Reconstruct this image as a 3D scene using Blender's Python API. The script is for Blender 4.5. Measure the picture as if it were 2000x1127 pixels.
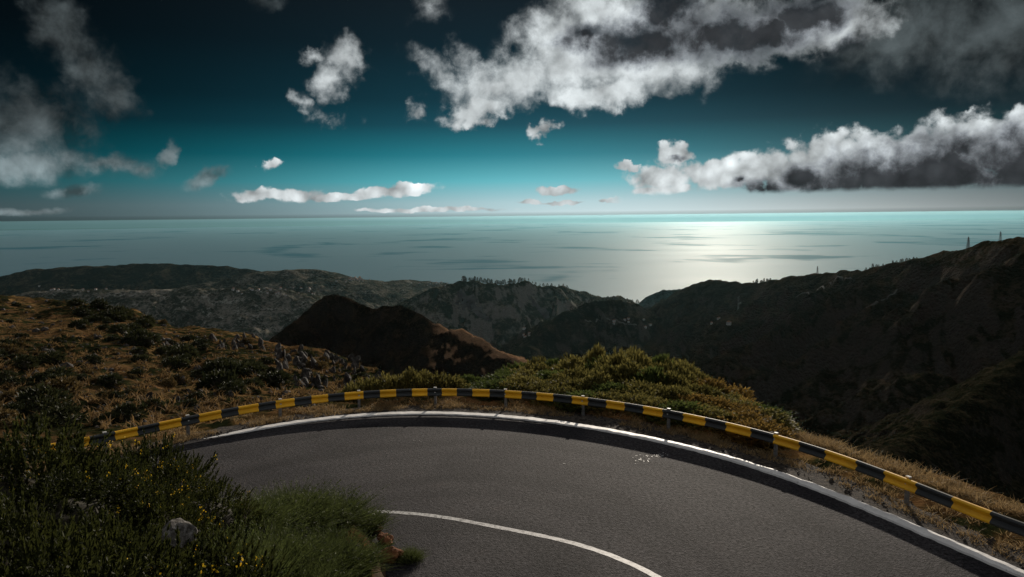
import bpy, math, random
import numpy as np
from mathutils import Matrix, Vector

# ------------------------------------------------------------------ clean
for o in list(bpy.data.objects):
    bpy.data.objects.remove(o, do_unlink=True)
sc = bpy.context.scene
COL = sc.collection
random.seed(7)
RNG = np.random.default_rng(7)
R = math.radians

# ------------------------------------------------------------------ camera
FPX, IW, IH = 1450.0, 2000.0, 1127.0
CAMZ = 7.5
cam_data = bpy.data.cameras.new('camera')
cam_data.sensor_width = 36.0
cam_data.lens = 36.0 * FPX / IW
cam_data.clip_start = 0.1
cam_data.clip_end = 400000.0
cam = bpy.data.objects.new('camera', cam_data)
COL.objects.link(cam)
CROT = Matrix.Rotation(R(90 - 5.55), 3, 'X') @ Matrix.Rotation(R(-0.62), 3, 'Z')
cam.matrix_world = Matrix.Translation((0, 0, CAMZ)) @ CROT.to_4x4()
sc.camera = cam
CR = np.array(CROT)


def ray(px, py):
    """unit-forward (y = 1) viewing direction of a photo pixel"""
    px = np.asarray(px, float); py = np.asarray(py, float)
    l = np.stack([(px - IW / 2) / FPX, -(py - IH / 2) / FPX, -np.ones_like(px)], -1)
    w = l @ CR.T
    return w / w[..., 1:2]


def at(px, py, D):
    return np.array([0, 0, CAMZ]) + ray(px, py) * np.asarray(D, float)[..., None]


def on_z(px, py, z):
    d = ray(px, py)
    t = (z - CAMZ) / d[..., 2]
    return np.array([0, 0, CAMZ]) + d * t[..., None]


# ------------------------------------------------------------------ render + exposure
sc.render.engine = 'CYCLES'
sc.cycles.use_denoising = True
sc.cycles.max_bounces = 5
sc.cycles.diffuse_bounces = 2
sc.cycles.glossy_bounces = 2
sc.cycles.transmission_bounces = 3
sc.cycles.volume_bounces = 0
sc.cycles.transparent_max_bounces = 8
sc.cycles.caustics_reflective = False
sc.cycles.caustics_refractive = False
sc.cycles.sample_clamp_indirect = 4.0
sc.view_settings.view_transform = 'Standard'
sc.view_settings.look = 'None'
sc.view_settings.gamma = 1.0
sc.view_settings.exposure = 0.0
sc.view_settings.use_curve_mapping = False

SUN_AZ, SUN_EL = R(15.2), R(13.6)
SUN_DIR = np.array([math.sin(SUN_AZ) * math.cos(SUN_EL), math.cos(SUN_AZ) * math.cos(SUN_EL), math.sin(SUN_EL)])


# ------------------------------------------------------------------ node helpers
class NT:
    def __init__(self, tree):
        self.t = tree

    def n(self, typ, ins=None, **props):
        nd = self.t.nodes.new(typ)
        for k, v in props.items():
            setattr(nd, k, v)
        for k, v in (ins or {}).items():
            s = nd.inputs[k]
            if isinstance(v, bpy.types.NodeSocket):
                self.t.links.new(v, s)
            else:
                s.default_value = v
        return nd

    def m(self, op, a, b=0.0, c=None, clamp=False):
        ins = {0: a, 1: b}
        if c is not None:
            ins[2] = c
        return self.n('ShaderNodeMath', ins, operation=op, use_clamp=clamp).outputs[0]

    def v(self, op, a, b=(0, 0, 0)):
        return self.n('ShaderNodeVectorMath', {0: a, 1: b}, operation=op).outputs[0]

    def vs(self, a, s):
        nd = self.n('ShaderNodeVectorMath', {0: a}, operation='SCALE')
        if isinstance(s, bpy.types.NodeSocket):
            self.t.links.new(s, nd.inputs['Scale'])
        else:
            nd.inputs['Scale'].default_value = s
        return nd.outputs[0]

    def sstep(self, x, a, b, lo=0.0, hi=1.0):
        return self.n('ShaderNodeMapRange', {0: x, 1: a, 2: b, 3: lo, 4: hi}, interpolation_type='SMOOTHSTEP').outputs[0]

    def lin(self, x, a, b, lo=0.0, hi=1.0):
        return self.n('ShaderNodeMapRange', {0: x, 1: a, 2: b, 3: lo, 4: hi}).outputs[0]

    def noise(self, vec, scale, detail=4, rough=0.55, dist=0.0, out='Fac'):
        return self.n('ShaderNodeTexNoise', {'Vector': vec, 'Scale': scale, 'Detail': detail, 'Roughness': rough,
                                             'Distortion': dist}).outputs[out]

    def mix(self, f, a, b, blend='MIX'):
        nd = self.n('ShaderNodeMix', data_type='RGBA', blend_type=blend)
        for i, v in ((0, f), (6, a), (7, b)):
            if isinstance(v, bpy.types.NodeSocket):
                self.t.links.new(v, nd.inputs[i])
            else:
                nd.inputs[i].default_value = v if i == 0 else (*v, 1.0) if len(v) == 3 else v
        return nd.outputs[2]

    def ramp(self, x, stops):
        nd = self.n('ShaderNodeValToRGB', {0: x})
        e = nd.color_ramp.elements
        while len(e) < len(stops):
            e.new(0.5)
        for el, (p, c) in zip(e, stops):
            el.position = p
            el.color = (*c, 1.0) if len(c) == 3 else c
        return nd.outputs[0]


# ------------------------------------------------------------------ world: graded NISHITA sky with clouds at infinity
def azel(px, py):
    d = ray(px, py)
    d = d / np.linalg.norm(d)
    return math.atan2(d[0], d[1]), math.asin(d[2])


def build_world():
    w = bpy.data.worlds.new('World')
    sc.world = w
    w.use_nodes = True
    w.node_tree.nodes.clear()
    T = NT(w.node_tree)
    dirv = T.n('ShaderNodeTexCoord').outputs['Generated']
    sep = T.n('ShaderNodeSeparateXYZ', {0: dirv}).outputs
    az = T.m('ARCTAN2', sep[0], sep[1])
    el = T.m('ARCSINE', T.m('MAXIMUM', sep[2], 0.0))
    elc = T.m('MAXIMUM', sep[2], 0.004)
    skyvec = T.n('ShaderNodeCombineXYZ', {0: sep[0], 1: sep[1], 2: elc}).outputs[0]
    sky = T.n('ShaderNodeTexSky', {'Vector': skyvec} if 'Vector' in T.n('ShaderNodeTexSky').inputs else {}, sky_type='NISHITA')
    sky.sun_disc = False
    sky.sun_elevation = SUN_EL
    sky.sun_rotation = SUN_AZ
    sky.altitude = 1200.0
    sky.air_density = 1.0
    sky.dust_density = 0.6
    sky.ozone_density = 1.5
    # photographic grade of the sky: teal tint and a steep fall from the pale horizon to the dark zenith
    bw = T.n('ShaderNodeRGBToBW', {0: sky.outputs[0]}).outputs[0]
    bw = T.m('POWER', T.m('MULTIPLY', bw, 0.22), 0.30)
    grade = T.ramp(T.m('DIVIDE', el, R(30.0)), [
        (0.00, (1.40, 2.15, 2.35)), (0.035, (1.5, 2.55, 2.8)), (0.09, (0.42, 2.45, 2.85)), (0.155, (0.05, 1.22, 1.56)),
        (0.23, (0.045, .46, .66)), (0.29, (0.04, 0.27, 0.40)), (0.42, (0.045, 0.145, 0.215)), (0.55, (.06, .105, .145)), (1.0, (.06, .10, .135))])
    # aureole: brighter towards the sun's side of the sky
    dz = T.m('DIVIDE', T.m('SUBTRACT', az, R(-2.0)), R(21.0))
    aur = T.m('MULTIPLY_ADD', T.m('EXPONENT', T.m('MULTIPLY', T.m('MULTIPLY', dz, dz), -1.0)), 0.83, 0.17)
    bw = T.m('MULTIPLY', bw, aur)
    glow = T.m('MULTIPLY', T.m('EXPONENT', T.m('MULTIPLY', T.m('POWER', T.m('DIVIDE', T.m('SUBTRACT', az, SUN_AZ), R(21.0)), 2.0), -1.0)), T.m('MULTIPLY', T.m('EXPONENT', T.m('DIVIDE', el, R(-2.0))), T.lin(sep[2], -.0045, 0.0060, .06, 1.0)))
    base = T.mix(1.0, T.n('ShaderNodeCombineColor', {0: bw, 1: bw, 2: bw}).outputs[0], grade, 'MULTIPLY')
    # ---- clouds: lobes at fixed sky directions broken up by noise
    def lobe(P, px, py, rx, ry, rot=0.0, wgt=1.0):
        a0, e0 = azel(px, py)
        a1, _ = azel(px + rx, py)
        _, e1 = azel(px, py - ry)
        g = T.n('ShaderNodeTexGradient', {'Vector': P}, gradient_type='SPHERICAL')
        tm = g.texture_mapping
        tm.vector_type = 'TEXTURE'
        tm.translation = (a0, e0, 0)
        tm.rotation = (0, 0, R(rot))
        tm.scale = (abs(a1 - a0), abs(e1 - e0), 1)
        return g.outputs['Fac'] if wgt == 1.0 else T.m('MULTIPLY', g.outputs['Fac'], wgt)

    def union(P, L):
        r = None
        for l in L:
            x = lobe(P, *l)
            r = x if r is None else T.m('MAXIMUM', r, x)
        return r

    P0 = T.n('ShaderNodeCombineXYZ', {0: az, 1: el, 2: 0.0}).outputs[0]
    w1 = T.v('SUBTRACT', T.noise(dirv, 14.0, 3, 0.5, 0, 'Color'), (0.5, 0.5, 0.5))
    w2 = T.v('SUBTRACT', T.noise(dirv, 44.0, 7, 0.62, 0, 'Color'), (0.5, 0.5, 0.5))
    wv = T.v('ADD', T.vs(w1, 0.06), T.vs(w2, 0.05))
    wv = T.v('MULTIPLY', wv, (1.0, 0.8, 0.0))
    wlow = T.lin(el, 0.0, R(7.0), 0.22, 1.0)
    P = T.v('ADD', P0, T.vs(wv, wlow))
    bright = [
        (1000, 165, 165, 75, 8), (1130, 110, 190, 110), (1085, 60, 120, 75), (1250, 135, 190, 95), (1180, 20, 170, 80),
        (1360, 60, 200, 110), (1500, 55, 190, 90), (1620, 45, 170, 80), (945, 212, 110, 40, 8), (1180, 180, 190, 52),
        (850, 150, 95, 44, -35, .45), (800, 216, 34, 36, 0, .55), (832, 8, 70, 46, 0, .2), (1066, 258, 36, 20, 0, .6),
        (905, 105, 55, 50, 0, .4), (674, 116, 62, 58, 0, .75), (650, 162, 50, 54, 0, .7), (585, 202, 40, 34, 0, .55), (612, 112, 40, 28, 0, .6), (640, 225, 80, 30, 0, .25),
        (1325, 300, 66, 30, 8), (1290, 345, 88, 34), (1400, 338, 110, 42), (1500, 328, 120, 56), (1610, 312, 140, 66),
        (1750, 315, 180, 70), (1900, 300, 170, 92), (2010, 285, 120, 95), (1300, 372, 90, 14), (1230, 324, 30, 12),
        (2150, 300, 200, 110), (2350, 320, 200, 80),
        (500, 383, 75, 16), (580, 382, 66, 18), (655, 389, 90, 10), (770, 375, 105, 15, 6), (1090, 371, 54, 12), (1035, 394, 32, 7),
        (1190, 392, 34, 5), (1100, 396, 60, 5), (850, 411, 190, 6, 0, .8), (520, 320, 30, 15, 10, .5), (1600, 348, 190, 60), (1800, 352, 240, 64), (1990, 345, 180, 70)]
    dim = [
        (120, 55, 80, 110, 10), (165, 140, 80, 80), (60, 240, 190, 95), (40, 320, 230, 44), (210, 322, 130, 30), (215, 200, 60, 60, -30, .7),
        (405, 347, 62, 20, 32), (328, 304, 26, 34, -20), (270, 330, 60, 30, 0, .8), (145, 374, 70, 19), (60, 412, 110, 10),
        (1780, 45, 330, 150, 8), (1960, 60, 260, 170), (1720, 90, 60, 60, 40, .8), (2200, 60, 300, 150), (-200, 200, 260, 200),
        (520, 0, 60, 30, 0, .5)]
    dark = [
        (1140, 70, 90, 45, 8, .8), (1250, 80, 150, 75), (1400, 60, 220, 75), (1310, 15, 90, 80), (1560, 25, 150, 60), (1480, 70, 150, 60),
        (1570, 350, 80, 42), (1700, 362, 300, 100), (1850, 350, 320, 120), (1990, 340, 240, 140), (1500, 372, 120, 40, 0, .8), (1890, 290, 80, 50, 0, .8), (1450, 350, 26, 16, 0, .8), (2150, 330, 250, 80),
        (2350, 340, 200, 60), (1330, 310, 30, 10, 0, .6), (1660, 100, 60, 60)]
    nf = T.m('SUBTRACT', T.noise(dirv, 46.0, 9, 0.62, 0.3), 0.5)
    nm = T.m('SUBTRACT', T.noise(dirv, 19.0, 6, 0.58, 0.2), 0.5)
    nz = T.m('ADD', T.m('MULTIPLY', nf, 0.75), T.m('MULTIPLY', nm, 0.9))
    # cauliflower billows on the low banks
    vor = T.n('ShaderNodeTexVoronoi', {'Vector': T.v('ADD', dirv, T.vs(w2, .012)), 'Scale': 52.0, 'Smoothness': .35}, feature='SMOOTH_F1').outputs['Distance']
    bil = T.m('MULTIPLY', T.m('SUBTRACT', 0.42, vor), T.lin(el, R(6.0), R(9.5), 1.0, 0.25))
    ub0 = union(P, bright)
    ub = T.m('ADD', ub0, T.m('MULTIPLY', T.m('MULTIPLY_ADD', bil, .5, nz), T.sstep(ub0, 0.0, 0.2)))
    ab = T.sstep(ub, 0.02, T.lin(el, R(6.5), R(9.0), 0.36, 0.85))
    ab = T.m('MULTIPLY', ab, T.m('MAXIMUM', T.sstep(T.m('MULTIPLY_ADD', nf, R(.5), el), R(1.35), R(1.8)), T.sstep(az, R(7.0), R(9.0), 1.0, 0.0)))
    ud0 = union(P, dim)
    ud = T.m('ADD', ud0, T.m('MULTIPLY', nz, T.sstep(ud0, 0.0, 0.3, 0, 0.9)))
    ad = T.sstep(ud, 0.0, 0.85)
    us0 = union(P, dark)
    us = T.m('ADD', us0, T.m('MULTIPLY', nz, T.sstep(us0, 0.0, 0.2, 0, 0.9)))
    sh = T.sstep(us, 0.0, 0.75)
    # relief: noise taken a little nearer the sun
    off = tuple(float(q) for q in SUN_DIR * 0.018)
    dirs = T.v('ADD', dirv, off)
    rel = T.m('SUBTRACT', T.noise(dirv, 24.0, 5, 0.5, 0.2), T.noise(dirs, 24.0, 5, 0.5, 0.2))
    lum = T.m('ADD', T.m('MULTIPLY_ADD', rel, 0.9, 0.64), T.m('MULTIPLY', nm, 0.6))
    lum = T.m('MULTIPLY_ADD', bil, .55, lum)
    lum = T.m('MULTIPLY', T.m('MAXIMUM', lum, 0.12), T.m('MULTIPLY_ADD', sh, -0.935, 1.0))
    cb = T.mix(1.0, T.mix(sh, (0.93, 1.0, 1.02), (.88, 0.97, 1.08)), T.n('ShaderNodeCombineColor', {0: lum, 1: lum, 2: lum}).outputs[0], 'MULTIPLY')
    dl = T.m('MAXIMUM', T.m('ADD', T.m('MULTIPLY_ADD', rel, 0.12, 0.058), T.m('MULTIPLY', nm, 0.26)), 0.012)
    dl = T.m('MULTIPLY', dl, T.sstep(el, R(2.0), R(7.0), 4.2, 1.0))
    cd = T.mix(1.0, (0.82, 1.0, 1.05), T.n('ShaderNodeCombineColor', {0: dl, 1: dl, 2: dl}).outputs[0], 'MULTIPLY')
    # broken cumulus added over the unseen rest of the sky to lift the ambient light, same brightness as the clouds in view
    zc = T.m('MAXIMUM', sep[2], 0.06)
    pl = T.n('ShaderNodeCombineXYZ', {0: T.m('DIVIDE', sep[0], zc), 1: T.m('DIVIDE', sep[1], zc), 2: 0.0}).outputs[0]
    gn = T.noise(pl, 0.9, 6, 0.55)
    away = T.m('MAXIMUM', T.sstep(T.m('ABSOLUTE', az), R(42), R(60)), T.sstep(el, R(19.5), R(26)))
    ag = T.m('MULTIPLY', T.sstep(gn, 0.44, 0.62), away)
    STR = 0.12
    inv = 1.0 / STR
    base = T.vs(base, T.lin(sep[2], -.0045, 0.0060, .06, 1.0))   # beyond the edge of the built sea: more sea
    basel = T.v('ADD', base, T.vs(T.n('ShaderNodeCombineXYZ', {0: glow, 1: T.m('MULTIPLY', glow, .96), 2: T.m('MULTIPLY', glow, .93)}).outputs[0], 0.46 * inv))
    c = T.mix(T.m('MULTIPLY', ad, T.lin(el, R(2.0), R(7.0), .72, .92)), basel, T.vs(cd, inv))
    c = T.mix(ab, c, T.vs(cb, inv))
    c = T.mix(ag, c, (0.62 * inv, 0.64 * inv, 0.66 * inv))
    bg = T.n('ShaderNodeBackground', {'Color': c, 'Strength': STR})
    out = T.n('ShaderNodeOutputWorld', {'Surface': bg.outputs[0]})
    w.cycles.sampling_method = 'MANUAL'
    w.cycles.sample_map_resolution = 1024


build_world()

sun_data = bpy.data.lights.new('sun', 'SUN')
sun_data.energy = 5.0
sun_data.angle = R(0.53)
sun_data.color = (1.0, 0.89, 0.75)
sun = bpy.data.objects.new('sun', sun_data)
COL.objects.link(sun)
sun.rotation_euler = Vector(SUN_DIR).to_track_quat('Z', 'Y').to_euler()
sun.location = (40, 160, 90)

# ------------------------------------------------------------------ noise in numpy
_perm = RNG.permutation(4096)
_grad = RNG.uniform(0, 2 * np.pi, 4096)
_gx, _gy = np.cos(_grad), np.sin(_grad)


def perlin(x, y, seed=0):
    xi = np.floor(x).astype(np.int64); yi = np.floor(y).astype(np.int64)
    xf = x - xi; yf = y - yi
    u = xf * xf * xf * (xf * (xf * 6 - 15) + 10); v = yf * yf * yf * (yf * (yf * 6 - 15) + 10)

    def g(ix, iy, dx, dy):
        h = _perm[(_perm[(ix + seed * 131) & 4095] + iy) & 4095]
        return _gx[h] * dx + _gy[h] * dy
    a = g(xi, yi, xf, yf); b = g(xi + 1, yi, xf - 1, yf)
    c = g(xi, yi + 1, xf, yf - 1); d = g(xi + 1, yi + 1, xf - 1, yf - 1)
    return (a + u * (b - a) + v * ((c + u * (d - c)) - (a + u * (b - a)))) * 1.4


def fbm(x, y, octv=5, seed=0, gain=0.5):
    s = 0; a = 1.0
    for i in range(octv):
        s = s + a * perlin(x, y, seed + i)
        x = x * 2.03 + 7.1; y = y * 2.03 + 3.7; a *= gain
    return s


def ridged(x, y, octv=4, seed=0):
    s = 0; a = 1.0
    for i in range(octv):
        s = s + a * (1 - 2 * np.abs(perlin(x, y, seed + i)))
        x = x * 2.1 + 5.3; y = y * 2.1 + 1.9; a *= 0.5
    return s / 1.9


def smooth(x, a, b):
    t = np.clip((x - a) / (b - a), 0, 1)
    return t * t * (3 - 2 * t)


# ------------------------------------------------------------------ mesh helpers
def mesh_np(name, V, F, mat=None, parent=None, shade=True, matidx=None, mats=None):
    """V (n,3), F (m,3) or (m,4)"""
    V = np.asarray(V, np.float32); F = np.asarray(F, np.int32)
    me = bpy.data.meshes.new(name)
    k = F.shape[1]
    me.vertices.add(len(V)); me.loops.add(F.size); me.polygons.add(len(F))
    me.vertices.foreach_set('co', V.ravel())
    me.loops.foreach_set('vertex_index', F.ravel())
    me.polygons.foreach_set('loop_start', np.arange(0, F.size, k, dtype=np.int32))
    me.polygons.foreach_set('use_smooth', np.full(len(F), shade, bool))
    for m_ in (mats or ([mat] if mat else [])):
        me.materials.append(m_)
    if matidx is not None:
        me.polygons.foreach_set('material_index', np.asarray(matidx, np.int32))
    me.update(calc_edges=True)
    me.validate()
    o = bpy.data.objects.new(name, me)
    COL.objects.link(o)
    if parent:
        o.parent = parent
    return o


def tag(o, label=None, cat=None, group=None, kind=None):
    for k, v in (('label', label), ('category', cat), ('group', group), ('kind', kind)):
        if v:
            o[k] = v
    return o


def empty(name, loc=(0, 0, 0), rz=0.0):
    o = bpy.data.objects.new(name, None)
    o.empty_display_size = 0.2
    COL.objects.link(o)
    o.location = loc
    o.rotation_euler = (0, 0, rz)
    return o


def copy_tree(o, parent=None):
    c = o.copy()
    COL.objects.link(c)
    c.parent = parent
    for ch in o.children:
        copy_tree(ch, c)
    return c


# ------------------------------------------------------------------ materials
def mat_base(name):
    m = bpy.data.materials.new(name)
    m.use_nodes = True
    m.node_tree.nodes.clear()
    T = NT(m.node_tree)
    pos = T.n('ShaderNodeTexCoord').outputs['Object']
    return m, T, pos


def finish(T, color, rough=0.8, bump=None, bstr=0.3, bdist=0.02, spec=0.3, metal=0.0, trans=None):
    ins = {'Base Color': color if isinstance(color, bpy.types.NodeSocket) else (*color, 1), 'Roughness': rough,
           'Specular IOR Level': spec, 'Metallic': metal}
    p = T.n('ShaderNodeBsdfPrincipled', ins)
    if bump is not None:
        b = T.n('ShaderNodeBump', {'Strength': bstr, 'Distance': bdist, 'Height': bump})
        T.t.links.new(b.outputs[0], p.inputs['Normal'])
    sh = p.outputs[0]
    if trans is not None:
        tr = T.n('ShaderNodeBsdfTranslucent', {'Color': color if isinstance(color, bpy.types.NodeSocket) else (*color, 1)})
        sh = T.n('ShaderNodeMixShader', {0: trans, 1: sh, 2: tr.outputs[0]}).outputs[0]
    T.n('ShaderNodeOutputMaterial', {'Surface': sh})


def mat_noise(name, cols, scale, rough=0.85, bscale=None, bstr=0.3, bdist=0.02, spec=0.25, detail=6, lo=0.35, hi=0.65, metal=0.0, trans=None):
    m, T, pos = mat_base(name)
    f = T.lin(T.noise(pos, scale, detail, 0.6), lo, hi)
    n = len(cols)
    c = T.ramp(f, [(i / (n - 1), cc) for i, cc in enumerate(cols)])
    b = T.noise(pos, bscale, 5, 0.6) if bscale else None
    finish(T, c, rough, b, bstr, bdist, spec, metal, trans)
    return m


def mat_leaf(name, c0, c1, scale=3.0, trans=0.35, rough=0.65, spec=0.16, isl=0.55):
    m, T, pos = mat_base(name)
    oi = T.n('ShaderNodeObjectInfo').outputs['Random']
    g = T.n('ShaderNodeNewGeometry').outputs['Random Per Island']
    f = T.m('MULTIPLY_ADD', g, isl, T.m('MULTIPLY', T.noise(pos, scale, 3, 0.6), 1.15 - isl))
    f = T.m('ADD', f, T.m('MULTIPLY', T.m('SUBTRACT', oi, 0.5), 0.25))
    c = T.mix(T.lin(f, 0.15, 1.0), c0, c1)
    finish(T, c, rough, None, spec=spec, trans=trans)
    return m


def mat_hill(name, grass, shrub, rock, size, rocky=0.5, patch=0.5, bump=1.0, pale=None, brow=None):
    """dry grass, dark scrub and bare rock mixed by noise and steepness; size = metres of a scrub patch"""
    m, T, pos = mat_base(name)
    big = T.noise(pos, 0.28 / size, 5, 0.6, 0.6)
    mid = T.noise(pos, 1.0 / size, 6, 0.65, 0.3)
    fine = T.noise(pos, 4.5 / size, 6, 0.7)
    dots = T.n('ShaderNodeTexVoronoi', {'Vector': T.v('ADD', pos, T.vs(T.noise(pos, 2.0 / size, 3, .6, 0, 'Color'), .5 * size)), 'Scale': 1.9 / size}).outputs['Distance']
    dots2 = T.n('ShaderNodeTexVoronoi', {'Vector': pos, 'Scale': 4.6 / size}).outputs['Distance']
    f = T.m('ADD', T.m('MULTIPLY', big, 0.55), T.m('ADD', T.m('MULTIPLY', mid, 0.30), T.m('MULTIPLY', fine, 0.27)))
    f = T.m('ADD', f, T.m('MULTIPLY', T.m('SUBTRACT', .42, dots), .20))
    f = T.m('ADD', f, T.m('MULTIPLY', T.m('SUBTRACT', .42, dots2), .16))
    f = T.sstep(f, patch - 0.07, patch + 0.13)
    gcol = T.mix(T.lin(fine, 0.3, 0.7), tuple(x * 0.6 for x in grass), tuple(x * 1.25 for x in grass))
    if pale:
        gcol = T.mix(T.sstep(T.noise(pos, 0.5 / size, 4, 0.6), 0.52, 0.62), gcol, pale)
    scol = T.mix(T.lin(fine, 0.3, 0.7), tuple(x * 0.5 for x in shrub), tuple(x * 1.4 for x in shrub))
    c = T.mix(f, gcol, scol)
    nz = T.n('ShaderNodeSeparateXYZ', {0: T.n('ShaderNodeNewGeometry').outputs['Normal']}).outputs[2]
    st = T.m('MULTIPLY', T.sstep(T.m('ADD', nz, T.m('MULTIPLY', T.m('SUBTRACT', mid, 0.5), 0.5)), 0.62, 0.80, 1.0, 0.0), rocky)
    rcol = T.mix(T.lin(fine, 0.3, 0.7), tuple(x * 0.5 for x in rock), tuple(x * 1.3 for x in rock))
    c = T.mix(st, c, rcol)
    if brow:   # dry grass on the gentle brow of a spur: start x, end x, colour
        px_ = T.m('ADD', T.n('ShaderNodeSeparateXYZ', {0: pos}).outputs[0], T.m('MULTIPLY', T.m('SUBTRACT', big, .5), 40.0))
        g_ = T.m('MULTIPLY', T.sstep(px_, brow[0], brow[1]), T.sstep(T.m('ADD', nz, T.m('MULTIPLY', T.m('SUBTRACT', mid, .5), .30)), .80, .90))
        c = T.mix(T.m('MULTIPLY', g_, T.lin(mid, .3, .6, 1.0, .55)), c, T.mix(T.lin(fine, .3, .7), tuple(x * .55 for x in brow[2]), brow[2]))
    b = T.m('ADD', T.m('ADD', T.m('MULTIPLY', mid, 1.0), T.m('MULTIPLY', fine, 0.5)), T.m('MULTIPLY', dots, -.55))
    finish(T, c, 1.0, b, 0.9, 0.55 * size * bump, 0.0)
    return m


# ------------------------------------------------------------------ the bend: guard rail and road curves (world metres)
RAIL_TOP_Z = 0.72
rail_px = np.array([(161, 855), (225, 842), (267, 834), (310, 825), (352, 815), (390, 809), (431, 800), (466, 794.5), (505, 788), (539, 782.5),
                    (575, 777.5), (609, 773), (644, 770), (675, 767), (710, 764), (742, 762), (774, 760.5), (805, 759), (836, 758), (865, 758),
                    (897, 758), (926, 759), (957, 761), (986, 762.5), (1020, 765), (1050, 767.5), (1084, 770), (1116, 773), (1151, 776.5),
                    (1185, 781), (1221, 786), (1257, 791.5), (1300, 799), (1335, 806), (1380, 815), (1420, 825), (1468, 837), (1516, 848),
                    (1565, 862), (1616, 879), (1678, 900), (1729, 919), (1798, 944), (1863, 970), (1943, 999), (1995, 1020)], float)
line_px = np.array([(399, 856), (425, 850), (462, 842.5), (494, 838), (525, 833), (575, 826), (610, 821), (650, 815.5), (700, 810), (750, 807.5), (800, 806.5),
                    (850, 807), (900, 808), (950, 810.5), (1000, 814), (1050, 820), (1100, 826), (1140, 832), (1175, 837), (1225, 847), (1275, 858),
                    (1310, 866), (1357, 877), (1400, 887.5), (1447, 901), (1524, 925), (1598, 954), (1662, 980), (1721, 1003), (1816, 1042),
                    (1896, 1077), (1995, 1120)], float)
mid_px = np.array([(722, 996), (802, 1002), (855, 1008), (925, 1018), (995, 1029), (1065, 1045), (1135, 1064), (1187, 1083), (1240, 1103), (1292, 1126)], float)
BC = np.array([-1.5, 15.0])   # centre of the bend


class Arc:
    """smooth polar fit r(theta) round the bend centre, straight tangents beyond both ends"""

    def __init__(self, pts, deg, ext0=14.0, ext1=14.0):
        d = pts[:, :2] - BC
        th = np.unwrap(np.arctan2(d[:, 1], d[:, 0]))
        r = np.hypot(d[:, 0], d[:, 1])
        c = np.polynomial.Polynomial.fit(th, r, deg)
        t = np.linspace(th.max(), th.min(), 400)      # left to right
        p = BC + np.stack([np.cos(t), np.sin(t)], -1) * c(t)[:, None]
        a = p[0] - p[1]; a /= np.linalg.norm(a)
        b = p[-1] - p[-2]; b /= np.linalg.norm(b)
        e0 = p[0] + a * np.linspace(ext0, 0.05, 80)[:, None] if ext0 else np.zeros((0, 2))
        e1 = p[-1] + b * np.linspace(0.05, ext1, 80)[:, None] if ext1 else np.zeros((0, 2))
        self.p = np.concatenate([e0, p, e1])
        seg = np.linalg.norm(np.diff(self.p, axis=0), axis=1)
        self.s = np.concatenate([[0], np.cumsum(seg)])

    def pos(self, s):
        return np.stack([np.interp(s, self.s, self.p[:, 0]), np.interp(s, self.s, self.p[:, 1])], -1)

    def normal(self, s):
        t = self.pos(np.asarray(s) + 0.15) - self.pos(np.asarray(s) - 0.15)
        t /= np.linalg.norm(t, axis=-1, keepdims=True)
        return np.stack([-t[..., 1], t[..., 0]], -1)     # outwards (left of travel, away from the bend centre)

    def param(self, q):
        d = np.linalg.norm(self.p[None] - q[:, None, :2], axis=-1)
        return self.s[d.argmin(1)]


rail = Arc(on_z(rail_px[:, 0], rail_px[:, 1], RAIL_TOP_Z), 7)
edge = Arc(on_z(line_px[:, 0], line_px[:, 1], 0.03), 7)
mid = Arc(on_z(mid_px[:, 0], mid_px[:, 1], 0.03), 3, 5, 8)

# inner edge of the tarmac, at the foot of the bank below the camera
INNER = np.array([(-30, -1), (-22, 6.5), (-16, 11.8), (-11, 16.0), (-7.6, 18.0), (-5.7, 18.5), (-4.7, 18.35), (-4.1, 17.9), (-3.6, 17.2),
                  (-3.05, 16.2), (-2.8, 15.4), (-2.4, 13.5), (-1.2, 10.0), (1.2, 5.5), (2.6, 0), (3.0, -8)], float)


# ------------------------------------------------------------------ terrain
def seg_dist(x, y, P):
    """distance to a polyline, arc length and interpolated extra columns at the nearest point"""
    best = np.full(x.shape, 1e18); par = np.zeros(x.shape); ex = np.zeros(x.shape); side = np.zeros(x.shape)
    s0 = 0.0
    for a, b in zip(P[:-1], P[1:]):
        dx, dy = b[0] - a[0], b[1] - a[1]
        L2 = dx * dx + dy * dy
        L = math.sqrt(L2)
        t = np.clip(((x - a[0]) * dx + (y - a[1]) * dy) / L2, 0, 1)
        qx = x - a[0] - t * dx; qy = y - a[1] - t * dy
        d2 = qx * qx + qy * qy
        m = d2 < best
        best = np.where(m, d2, best)
        par = np.where(m, s0 + t * L, par)
        if len(a) > 2:
            ex = np.where(m, a[2] + t * (b[2] - a[2]), ex)
        side = np.where(m, dx * qy - dy * qx, side)
        s0 += L
    return np.sqrt(best), par, ex, side


def crest(pts):
    a = np.array(pts, float)
    return at(a[:, 0], a[:, 1], a[:, 2])


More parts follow.
